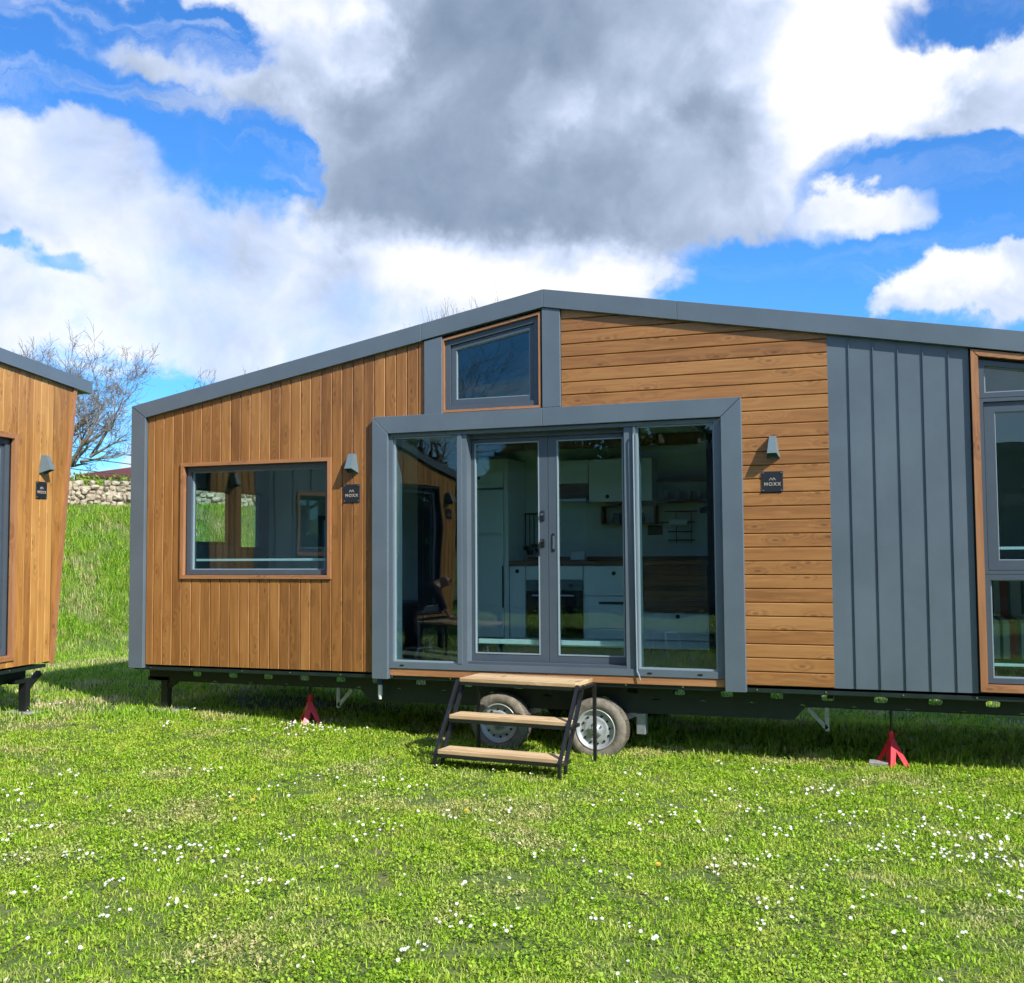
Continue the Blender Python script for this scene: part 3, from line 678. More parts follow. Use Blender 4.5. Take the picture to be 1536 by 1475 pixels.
def leaf_frame(mb,x0,x1,z0,z1,wl,wr,wt,wb,y0,y1):
    mb.prism([(x0,z0),(x0+wl,z0+wb),(x0+wl,z1-wt),(x0,z1)],y0,y1); mb.prism([(x1,z0),(x1,z1),(x1-wr,z1-wt),(x1-wr,z0+wb)],y0,y1)
    mb.prism([(x0,z0),(x1,z0),(x1-wr,z0+wb),(x0+wl,z0+wb)],y0,y1); mb.prism([(x0,z1),(x0+wl,z1-wt),(x1-wr,z1-wt),(x1,z1)],y0,y1)
def pane_obj(x0,x1,z0,z1,y,parent,mat,ztr=None):
    b=MB(); b.prism([(x0,z0),(x1,z0),(x1,z1 if ztr is None else ztr),(x0,z1)],y,y+.012)
    return b.build('pane',mat,parent)
def window(parent,x0,x1,z0,z1,fw=.055,yf=.03,ztr=None,glass=None,sash=.03,wood=None,wood_mat=('trimwood_v','trimwood_h'),label=None,bar=False,inner=True):
    """frame > sash, bead, pane, wood_trim"""
    glass=glass or G_CLEAR
    zr=z1 if ztr is None else ztr; sl=(zr-z1)/(x1-x0)
    f=MB(); frame_rect(f,x0,x1,z0,z1,fw,yf,yf+.08,ztr=ztr)
    w=f.build('window',M['grey_dark'],parent)
    if label: w['label']=label
    a0,a1,b0=x0+fw,x1-fw,z0+fw; t0=z1+sl*fw-fw; t1=zr-sl*fw-fw
    if sash:
        s=MB(); frame_rect(s,a0+.004,a1-.004,b0+.004,t0-.004+sl*.004,sash,yf+.022,yf+.07,ztr=(t1-.004) if ztr else None); s.build('sash',M['grey_dark'],w)
        a0+=sash;a1-=sash;b0+=sash;t0+=sl*sash-sash;t1-=sl*sash+sash
    s=MB(); frame_rect(s,a0-.001,a1+.001,b0-.001,t0+.001,.011,yf+.030,yf+.056,ztr=(t1+.001) if ztr else None); s.build('bead',M['bead'],w)
    pane_obj(a0+.008,a1-.008,b0+.008,t0-.008,yf+.046,w,glass,ztr=(t1-.008) if ztr else None)
    if bar:
        q=MB(); q.bbox(a0+.012,a1-.012,yf+.075,yf+.09,b0+.085,b0+.108,.002); q.build('blind_bar',M['pale_bar'],w)
    if wood:
        ww,y0,y1=wood
        for k,pts,dy in ((0,[(x0-ww,z0-ww),(x0,z0),(x0,z1),(x0-ww,z1+ww-sl*ww)],0),(0,[(x1+ww,z0-ww),(x1+ww,zr+ww+sl*ww),(x1,zr),(x1,z0)],0),(1,[(x0-ww,z0-ww),(x1+ww,z0-ww),(x1,z0),(x0,z0)],.001),(1,[(x0-ww,z1+ww-sl*ww),(x0,z1),(x1,zr),(x1+ww,zr+ww+sl*ww)],.001)):
            t=MB(); t.prism(pts,y0+dy,y1); t.build('wood_trim',M[wood_mat[k]],w)
    return w
def shell_wall(mb,x0,x1,zb,zt,openings,y0,y1,step=None):
    """backing wall with holes"""
    cuts=sorted({x0,x1,*[c for o in openings for c in (o[0],o[1]) if x0<c<x1],*(step or [])})
    for a,b in zip(cuts[:-1],cuts[1:]):
        mid=(a+b)/2; segs=[(zb,None)]
        for o in openings:
            if o[0]<mid<o[1]:
                ns=[]
                for s0,s1 in segs:
                    e=s1 if s1 is not None else zt(mid)
                    if o[2]>=e or o[3]<=s0: ns.append((s0,s1)); continue
                    if o[2]>s0: ns.append((s0,o[2]))
                    if o[3]<e: ns.append((o[3],s1))
                segs=ns
        for s0,s1 in segs: mb.prism([(a,s0),(b,s0),(b,zt(b) if s1 is None else s1),(a,zt(a) if s1 is None else s1)],y0,y1)

def end_wall(parent,xa,xb,y0,y1,z0,z1,ops,mat,glass):
    """gable wall across the house with windows in it"""
    b=MB(); cuts=sorted({y0,y1,*[c for o in ops for c in o[:2]]})
    for a,c in zip(cuts[:-1],cuts[1:]):
        o=[q for q in ops if q[0]<(a+c)/2<q[1]]
        if o: b.box(xa,xb,a,c,z0,o[0][2]); b.box(xa,xb,a,c,o[0][3],z1)
        else: b.box(xa,xb,a,c,z0,z1)
    b.build('end_wall',mat,parent)
    for (a,c,d,e) in ops:
        f=MB(); xm=(xa+xb)/2; f.box(xm-.03,xm+.03,a,a+.035,d,e); f.box(xm-.03,xm+.03,c-.035,c,d,e); f.box(xm-.03,xm+.03,a+.035,c-.035,d,d+.035); f.box(xm-.03,xm+.03,a+.035,c-.035,e-.035,e)
        w=f.build('window',M['grey_dark'],parent); g=MB(); g.box(xm-.006,xm+.006,a+.035,c-.035,d+.035,e-.035); g.build('pane',glass,w)
def poster(parent,x0,x1,z0,z1,y):
    b=MB(); b.box(x0,x1,y,y+.006,z0,z1); o=b.build('poster',M['plate'],parent)
    b=MB(); frame_rect(b,x0+.03,x1-.03,z0+.03,z1-.03,.008,y-.002,y); b.build('poster_border',M['white_pl'],o)
def wall_lamp(parent,x,z,yb=-.022,side='grey'):
    """downlight: truncated pyramid, open at its slanted foot"""
    b=MB(); tw,bw,h=.028,.056,.185; dt,db=.06,.115
    T=[(x-tw,yb,z+h/2),(x+tw,yb,z+h/2),(x+tw*.85,yb-dt,z+h/2-.004),(x-tw*.85,yb-dt,z+h/2-.004)]
    B=[(x-bw,yb,z-h/2),(x+bw,yb,z-h/2),(x+bw*.68,yb-db,z-h/2+.038),(x-bw*.68,yb-db,z-h/2+.038)]
    b.add(T+B,[(0,1,2,3),(0,4,5,1),(1,5,6,2),(2,6,7,3),(3,7,4,0)])
    o=b.build('wall_lamp',M['lamp_grey'],parent); md=o.modifiers.new('s','SOLIDIFY'); md.thickness=.004; md.offset=1
    r=MB(); r.lathe_z([(.0,z-h/2+.045),(.026,z-h/2+.045),(.026,z-h/2+.075)],x,yb-.05,16); r.build('lamp_lens',M['black'],o)
    return o
def text_mesh(txt,size,loc,parent,mat,name='lettering',depth=.0012,font_shear=0):
    cu=bpy.data.curves.new('t','FONT'); cu.body=txt; cu.size=size; cu.extrude=depth; cu.align_x='CENTER'; cu.align_y='CENTER'; cu.space_character=1.25
    cu.offset=.0006
    tmp=bpy.data.objects.new('t',cu); COL.objects.link(tmp)
    dg=bpy.context.evaluated_depsgraph_get(); me=bpy.data.meshes.new_from_object(tmp.evaluated_get(dg)); me.name=name
    bpy.data.objects.remove(tmp); bpy.data.curves.remove(cu)
    me.transform(Matrix.Translation(Vector(loc))@Matrix.Rotation(PI/2,4,'X'))
    me.materials.clear(); me.materials.append(mat)
    o=bpy.data.objects.new(name,me); COL.objects.link(o); o.parent=parent; return o
def name_plate(parent,x,z,yb=-.022,w=.17):
    b=MB(); b.bbox(x-w/2,x+w/2,yb-.010,yb-.003,z-w/2,z+w/2,.002); o=b.build('name_plate',M['plate'],parent)
    for sx in (-1,1):
        for sz in (-1,1):
            s=MB(); s.tube([(x+sx*w*.43,yb-.003,z+sz*w*.43),(x+sx*w*.43,yb-.017,z+sz*w*.43)],.0065,10); s.build('screw',M['steel'],o)
    text_mesh('MOXX',.040,(x,yb-.0115,z-.022),o,M['brass'])
    e=MB(); zz=z+.010
    # small twin-gable emblem above the word
    for dx,hh in ((-.012,.024),(.012,.024)):
        e.prism([(x+dx-.017,zz),(x+dx-.012,zz),(x+dx,zz+hh-.008),(x+dx+.012,zz),(x+dx+.017,zz),(x+dx,zz+hh)],yb-.0125,yb-.010)
    e.build('emblem',M['brass'],o)
    return o

def plate_holes(mb,x0,x1,z0,z1,holes,y0,y1,rx=.052,rz=.024):
    """web of a beam with oval lightening holes"""
    hs=sorted(holes); cuts=[x0]+[(a+b)/2 for a,b in zip(hs[:-1],hs[1:])]+[x1]
    n=24
    for (a,b,h) in zip(cuts[:-1],cuts[1:],hs):
        zc=(z0+z1)/2 if z1-z0<.2 else z1-.09
        inner=[]; outer=[]
        for k in range(n):
            t=2*PI*k/n+PI/n; c,s=math.cos(t),math.sin(t)
            e=.55
            inner.append((h+rx*math.copysign(abs(c)**e,c),zc+rz*math.copysign(abs(s)**e,s)))
            m_=max(abs(c),abs(s)); ox=c/m_; oz=s/m_
            outer.append((h+(ox*(b-h) if ox>0 else ox*(h-a)), zc+(oz*(z1-zc) if oz>0 else oz*(zc-z0))))
        # corners
        for y,fl in ((y0,False),(y1,True)):
            base=[(p[0],y,p[1]) for p in inner]+[(p[0],y,p[1]) for p in outer]
            fs=[]
            for k in range(n):
                j=(k+1)%n; f=(k,j,j+n,k+n); fs.append(f if fl else f[::-1])
            mb.add(base,fs)
            for cx_,cz_ in ((a,z0),(a,z1),(b,z0),(b,z1)):
                sg=[(p,(p[0]-cx_)**2+(p[1]-cz_)**2) for p in outer]; sg.sort(key=lambda q:q[1])
                mb.add([(cx_,y,cz_),(sg[0][0][0],y,sg[0][0][1]),(sg[1][0][0],y,sg[1][0][1])],[(0,1,2)])
        mb.add([(p[0],y0,p[1]) for p in inner]+[(p[0],y1,p[1]) for p in inner],[(k,(k+1)%n,(k+1)%n+n,k+n) for k in range(n)])

def wheel(parent,x,y,z,R=.268,w=.165):
    root=MB()
    t=MB(); r0=.172
    t.cur=0; t.lathe_y([(r0,y+.010),(r0+.012,y-.002),(r0+.045,y-.010),(R-.022,y-.004),(R-.006,y+.012),(R,y+.028),(R,y+w-.028),(R-.012,y+w-.004),(r0+.03,y+w),(r0,y+w-.01)],x,z,64)
    tyre_root=t.build('wheel',M['tyre'],parent,True)
    g=MB()
    for k in range(64):
        a=2*PI*k/64
        for dy in (.036,.072,.108):
            c=Vector((x+math.cos(a)*R,y+dy,z+math.sin(a)*R)); tt=Vector((-math.sin(a),0,math.cos(a)))
            g.bar(c-tt*.010,c+tt*.010,.026,.003)
    g.build('tyre_tread',M['tread_rubber'],tyre_root)
    rm=MB(); rm.lathe_y([(r0-.002,y+.012),(r0+.004,y-.002),(r0-.004,y-.004),(r0-.012,y+.004),(r0-.018,y+.022),(r0-.045,y+.030),(.105,y+.018),(.085,y+.014),(.068,y+.022),(.052,y+.010),(.036,y+.008),(.033,y-.012),(.028,y-.020),(0,y-.021)],x,z,64)
    rim=rm.build('rim',M['silver'],tyre_root,True)
    hb=MB()
    for k in range(12):
        a=2*PI*k/12+.1; c=(x+math.cos(a)*.122,z+math.sin(a)*.122)
        hb.tube([(c[0],y+.030,c[1]),(c[0],y+.0185,c[1])],.0105,10)
    hb.build('rim_hole',M['rubber'],tyre_root)
    for k in range(5):
        a=2*PI*k/5+.5; c=(x+math.cos(a)*.056,z+math.sin(a)*.056); nb=MB()
        nb.tube([(c[0],y+.02,c[1]),(c[0],y-.004,c[1])],.010,6); nb.build('wheel_nut',M['galv'],tyre_root)
    return tyre_root

def chassis(parent,x0,x1,zb,steps,ground,wheels=True,y0=.20,depth=2.3,holes=None,legs=(),braces=()):
    c=MB(); holes=holes or [x0+.3+.412*k for k in range(int((x1-x0-.4)/.412))]
    for yy in (y0,y0+depth-.15):
        plate_holes(c,x0,x1,zb-.165,zb-.012,holes,yy,yy+.008)
        c.box(x0,x1,yy-.02,yy+.05,zb-.012,zb-.004); c.box(x0,x1,yy+.009,yy+.05,zb-.172,zb-.165)
        for (a,b,za,zc) in steps: c.prism([(a,zc),(a+.10*(1 if za<zc else 0),za),(b-.10,za),(b,zc)],yy+.0005,yy+.0085)
    for k in range(9):
        x=x0+.12+(x1-x0-.3)*k/8; c.box(x,x+.05,y0+.05,y0+depth-.15,zb-.10,zb-.02)
    c.box(x0-.02,x1+.02,-.012,.02,zb-.035,zb-.002)
    c.box(x0,x1,.02,depth+.05,zb-.016,zb-.004)
    ch=c.build('chassis',M['chassis'],parent)
    for k in range(int((x1-x0)/.55)):
        s=MB(); x=x0+.14+k*.55+random.uniform(-.05,.05); s.tube([(x,-.012,zb-.014),(x,-.019,zb-.014)],.0075,8); s.build('screw',M['steel'],ch)
    for (x,yy) in legs:
        s=MB(); s.bar((x,yy,ground+.03),(x,yy,zb-.15),.062); s.bar((x,yy,ground+.2),(x,yy,zb-.15),.075); s.box(x-.09,x+.09,yy-.09,yy+.09,ground+.02,ground+.032)
        s.bar((x,yy,zb-.25),(x+.22,yy,zb-.10),.05); s.box(x-.20,x+.06,yy-.04,yy+.04,zb-.17,zb-.13); s.build('stabiliser_leg',M['black'],parent)
    for (x,sg) in braces:
        s=MB(); s.bar((x,y0+.02,zb-.17),(x,y0+.02,zb-.36),.035); s.bar((x+sg*.15,y0+.02,zb-.18),(x,y0+.02,zb-.34),.035); s.build('brace',M['galv'],parent)
    return ch

# ------------------------------------------------------------------ MAIN TINY HOUSE
def roof_line(pts):
    xs=[p[0] for p in pts]; zs=[p[1] for p in pts]
    return lambda x: float(np.interp(x,xs,zs))
DEPTH=2.45
def main_house():
    h=thing('tiny_house','long tiny house on wheels in brown boards and grey metal with glazed doors','tiny house')
    XL,XR=-7.36,3.70
    ro=roof_line([(XL-.05,3.21),(-2.90,4.042),(XR+.05,2.88)])
    ri=lambda x: ro(x)-.165
    zb=.585
    # wall shell
    OP=[(-6.72,-5.085,1.492,2.575),(-4.43,-1.345,.64,2.80),(-3.87,-2.93,2.99,3.85),(.655,1.62,.655,3.21)]
    sh=MB(); shell_wall(sh,-7.34,XR-.02,zb,lambda x:ro(x)-.03,OP,.001,.10,[-2.90]); sh.build('wall',M['backing'],h)
    BO=[(-6.56,-5.68,1.25,2.15),(-3.3+5.6,-3.3+6.5,1.2,2.2)]
    bk=MB(); shell_wall(bk,-7.34,XR-.02,zb,lambda x:ro(x)-.03,BO,DEPTH-.10,DEPTH,[-2.90]); bk.build('wall',M['grey'],h)
    e=MB(); e.box(XR-.12,XR-.02,.10,DEPTH-.10,zb,ro(XR-.05)-.06); e.build('end_wall',M['grey'],h)
    end_wall(h,-7.34,-7.24,.10,DEPTH-.10,zb,ro(-7.3)-.06,[(.86,1.56,1.80,2.44),(1.73,2.19,1.74,2.44)],M['grey'],G_LEFT)
    # inner lining
    li=MB(); shell_wall(li,-7.24,XR-.12,.70,lambda x:min(ro(x)-.12,3.9),OP,.1005,.115,[-2.9]); shell_wall(li,-7.24,XR-.12,.70,lambda x:ro(x)-.12,BO,DEPTH-.115,DEPTH-.1005,[-2.9]); li.build('interior_lining',M['wall_in'],h)
    fl=MB(); fl.box(-7.24,XR-.12,.116,DEPTH-.116,zb+.01,.68); fl.build('floor',M['floor_in'],h)
    ce=MB(); ce.box(-4.55,-1.75,.116,DEPTH-.116,2.86,2.90); ce.build('ceiling',M['wall_in'],h)
    pt=MB(); pt.box(-4.62,-4.55,1.0,DEPTH-.116,.681,2.86); pt.box(-1.74,-1.68,1.6,DEPTH-.116,.681,2.86); pt.build('partition',M['cloth_dark'],h)
    bm_=MB(); bm_.box(-4.5,-1.75,1.35,1.5,2.75,2.859); bm_.build('ceiling_beam',M['butcher'],h)
    # roof
    rf=MB(); rf.prism([(XL+.03,ro(XL)-.15),(-2.90,ro(-2.9)-.15),(XR-.03,ro(XR)-.15),(XR-.03,ro(XR)-.012),(-2.90,ro(-2.9)-.012),(XL+.03,ro(XL)-.012)],.0,DEPTH+.05); recalc(rf.build('roof',M['roofmetal'],h))
    # boards
    mb=MB(); v_boards(mb,-7.185,-4.075,zb,lambda x:ro(x)-.13,[(-6.74,-5.06,1.46,2.60),(-4.60,-1.16,.4,2.95)],start=-7.185-.02)
    mb.build('vertical_cladding',M['wood_v'],h)
    mb=MB()
    def xr(z):
        # where the board stays under the raked roof edge
        zz=z+.03; x=-2.90+(4.042-zz)/.1766
        return (-2.80,x)
    h_boards(mb,-2.745,-.478,zb,3.98,xr,[(-4.6,-1.19,.4,2.93)])
    mb.build('horizontal_cladding',M['wood_h'],h)
    mb=MB(); metal_panels(mb,-.478,.592,zb,lambda x:ro(x)-.13,first=-.305); recalc(mb.build('seamed_metal_cladding',M['grey'],h))
    mb=MB(); metal_panels(mb,1.69,XR-.13,zb,lambda x:ro(x)-.13); recalc(mb.build('seamed_metal_cladding',M['grey'],h))
    # corner, posts and verge trims
    def trim(name,pts,y0,y1=.0,mat='grey'):
        b=MB(); b.prism(pts,y0,y1); o=b.build(name,M[mat],h); recalc(o)
        bv=o.modifiers.new('b','BEVEL'); bv.width=.003; bv.segments=1; bv.limit_method='ANGLE'; return o
    W=.168
    trim('corner_trim',[(XL,.548),(-7.187,.548),(-7.187,ro(-7.187)-.16),(XL,ro(XL)-.002)],-.062,.03)
    for a,b in ((XL+.001,-4.09),(-4.087,-2.902)):
        p=[(a,ro(a)-.158),(b,ro(b)-.163),(b,ro(b)),(a,ro(a))]
        if a<-7: p=[(-7.184,ro(-7.184)-.157),(b,ro(b)-.163),(b,ro(b)),(XL+.003,ro(XL)+.001)]
        trim('verge_trim',p,-.064,.03)
    for a,b in ((-2.899,-1.70),(-1.697,1.30),(1.303,XR)):
        trim('verge_trim',[(a,ro(a)-.163),(b,ro(b)-.163),(b,ro(b)),(a,ro(a))],-.064,.03)
    trim('corner_trim',[(XR-.13,.548),(XR-.002,.548),(XR-.002,ro(XR)-.166),(XR-.13,ro(XR-.13)-.166)],-.062,.03)
    trim('post_trim',[(-4.068,2.972),(-3.889,2.972),(-3.889,ri(-3.889)-.002),(-4.068,ri(-4.068)-.002)],-.050)
    trim('post_trim',[(-2.917,2.978),(-2.748,2.978),(-2.748,ri(-2.748)-.002),(-2.90,ri(-2.90)-.002),(-2.917,ri(-2.917)-.002)],-.050)
    # door surround
    T=2.970
    trim('door_surround',[(-4.592,.532),(-4.432,.532),(-4.432,2.806),(-4.592,T)],-.078)
    trim('door_surround',[(-1.342,.532),(-1.172,.532),(-1.172,T+.004),(-1.342,2.812)],-.078)
    trim('door_surround',[(-4.589,T),(-4.430,2.809),(-2.914,2.811),(-2.914,T+.002)],-.078)
    trim('door_surround',[(-2.911,T+.002),(-2.911,2.811),(-1.344,2.815),(-1.175,T+.004)],-.078)
    # wooden plinth under doors
    b=MB(); b.bbox(-4.43,-2.91,-.030,.001,.562,.628,.003); b.bbox(-2.907,-1.344,-.030,.001,.562,.628,.003); b.build('door_sill_board',M['trimwood_h'],h)
    # ---------------- glazed door unit
    d=MB(); d.prism([(-4.430,.632),(-1.344,.632),(-1.344,.690),(-4.430,.690)],-.040,.09)
    d.prism([(-4.430,2.775),(-1.344,2.775),(-1.344,2.808),(-4.430,2.808)],-.040,.16)
    for a,b2 in ((-4.430,-4.395),(-1.405,-1.344)): d.box(a,b2,-.040,.16,.6905,2.7745)
    d.box(-3.742,-3.700,-.045,.16,.6905,2.7745); d.box(-3.700,-3.655,-.030,.16,.6905,2.7745)
    d.box(-2.100,-2.078,-.045,.16,.6905,2.7745); d.box(-2.185,-2.100,-.022,.16,.6905,2.7745)
    door=d.build('door_frame',M['grey'],h)
    [MB().box(-3.654,-2.186,ya,.16,za,zc).build('door_track',M['grey_dark'],door) for ya,za,zc in ((-.02,.691,.712),(.05,2.735,2.774))]
    for a,b2 in ((-4.394,-3.743),(-2.077,-1.406)):
        s=MB(); frame_rect(s,a,b2,.6910,2.7740,.014,-.016,.02); s.build('bead',M['bead'],door)
        pane_obj(a+.012,b2-.012,.702,2.762,-.002,door,G_CLEAR)
    for a,b2,hs in ((-3.652,-2.914,1),(-2.910,-2.188,-1)):
        s=MB(); wl,wr=(.036,.086) if hs>0 else (.086,.036)
        leaf_frame(s,a,b2,.714,2.734,wl,wr,.042,.066,.085,.125)
        lf=s.build('door_leaf',M['grey_dark'],h)
        g=MB(); frame_rect(g,a+wl-.004,b2-wr+.004,.776,2.696,.010,.080,.110); g.build('bead',M['bead'],lf)
        pane_obj(a+wl,b2-wr,.781,2.691,.100,lf,G_CLEAR)
        q=MB(); q.bbox(a+wl+.004,b2-wr-.004,.135,.150,.862,.905,.003); q.build('blind_bar',M['pale_bar'],lf)
        if hs>0:
            k=MB(); k.bbox(-2.985,-2.945,.070,.086,1.975,2.065,.006); e=k.build('lock_case',M['black'],lf)
            k=MB(); k.tube([(-2.965,.069,2.03),(-2.965,.050,2.03)],.012,14); k.build('lock_cylinder',M['steel'],lf)
            k=MB(); k.bbox(-2.985,-2.945,.073,.086,1.74,1.81,.005); k.tube([(-2.965,.073,1.79),(-2.965,.040,1.79),(-2.975,.036,1.785),(-2.985,.036,1.74),(-2.985,.036,1.655)],.009,10); k.build('door_handle',M['black'],lf)
        else:
            k=MB(); k.bbox(-2.880,-2.848,.074,.086,1.70,1.86,.006); k.build('door_handle',M['black'],lf)
            k=MB(); k.bbox(-2.872,-2.856,.071,.075,1.72,1.84,.002); k.build('handle_recess',M['steel'],lf)
    # cable beside right mullion
    k=MB(); k.tube([(-2.086,-.052,2.70),(-2.088,-.060,2.72),(-2.094,-.06,2.70),(-2.092,-.056,1.7),(-2.088,-.052,.68),(-2.07,-.055,.64),(-2.06,-.055,.60)],.006,6); k.build('cable',M['bead'],h)
    # drain caps on the frame foot
    for x in (-4.30,-1.98,-1.55):
        k=MB(); k.bbox(x-.02,x+.02,-.046,-.040,.655,.667,.002); k.build('drain_cap',M['black'],door)
    # ---------------- windows
    window(h,-6.725,-5.085,1.487,2.578,fw=.052,yf=.012,sash=0,wood=(.036,-.045,.012),bar=True,label='wide bedroom window framed in wood')
    window(h,-3.876,-2.955,3.004,3.652,fw=.052,yf=.0,ztr=3.822,sash=.045,wood=(.022,-.035,.0),label='small raked window under the roof peak')
    # tall triple window at the right
    tw=window(h,.655,1.615,2.872,3.175,fw=.040,yf=.0,ztr=3.01,sash=0,label='raked top light of the tall window')
    window(h,.655,1.615,1.50,2.868,fw=.028,yf=.0,sash=.075,bar=True,label='middle light of the tall window')
    window(h,.655,1.615,.662,1.497,fw=.040,yf=.0,sash=0,bar=True,label='bottom light of the tall window')
    for pts,y0,mm in (([(.600,.600),(.653,.655),(.653,3.19),(.600,3.255)],-.048,'trimwood_v'),([(1.672,.600),(1.672,3.07),(1.617,3.02),(1.617,.655)],-.048,'trimwood_v'),([(.602,.600),(1.67,.600),(1.617,.655),(.655,.655)],-.047,'trimwood_h'),([(.602,3.255),(.655,3.20),(1.617,3.03),(1.67,3.066)],-.047,'trimwood_h')):
        t=MB(); t.prism(pts,y0,.0); recalc(t.build('window_surround',M[mm],h))
    window(h,-6.56,-5.68,1.25,2.15,fw=.05,yf=DEPTH-.09,sash=0)
    # lamps and plates
    wall_lamp(h,-4.815,2.545); name_plate(h,-4.830,2.262)
    wall_lamp(h,-.922,2.545); name_plate(h,-.932,2.262)
    # under-carriage
    holes=[-6.72+.0,-6.29,-5.88,-5.47,-5.07,-4.68,-4.22,-3.75,-3.25,-2.70,-2.19,-1.78,-1.37,-.955,-.546,-.133,.28,.70,1.11,1.52,1.93,2.34,2.75,3.16]
    chassis(h,-7.30,XR-.1,.565,[(-4.86,-.72,.285,.402)],GZ,holes=holes,legs=((-7.12,.24),),braces=((-5.10,1),(-.556,-1)))
    wheel(h,-2.475,.0,.155); wheel(h,-3.39,.05,.160)
    for x in (-2.475,-3.39):
        a=MB(); a.tube([(x,.12,.155),(x,2.2,.155)],.03,10); a.bar((x,.25,.155),(x+.35,.25,.29),.05); a.build('axle',M['galv'],h)
        a=MB(); a.lathe_y([(0,2.1),(.15,2.1),(.26,2.1),(.268,2.12),(.268,2.24),(.25,2.26),(0,2.26)],x,.155,32); a.build('wheel',M['tyre'],h,True)
    p=MB(); p.tube([(-4.60,.11,.55),(-4.60,.11,.455)],.028,12); p.build('drain_pipe',M['blue_pl'],h)
    p=MB(); p.tube([(-4.60,.11,.456),(-4.60,.11,.36),(-4.60,.11,.32)],[.021,.021,.014],12); p.build('drain_pipe',M['white_pl'],h)
    mf=MB(); mf.bbox(-2.16,-2.08,.20,.30,.10,.28,.004); mf.build('mud_flap',M['galv'],h)
    rebase(h,((XL+XR)/2,DEPTH/2,GZ))
    return h
main_house()

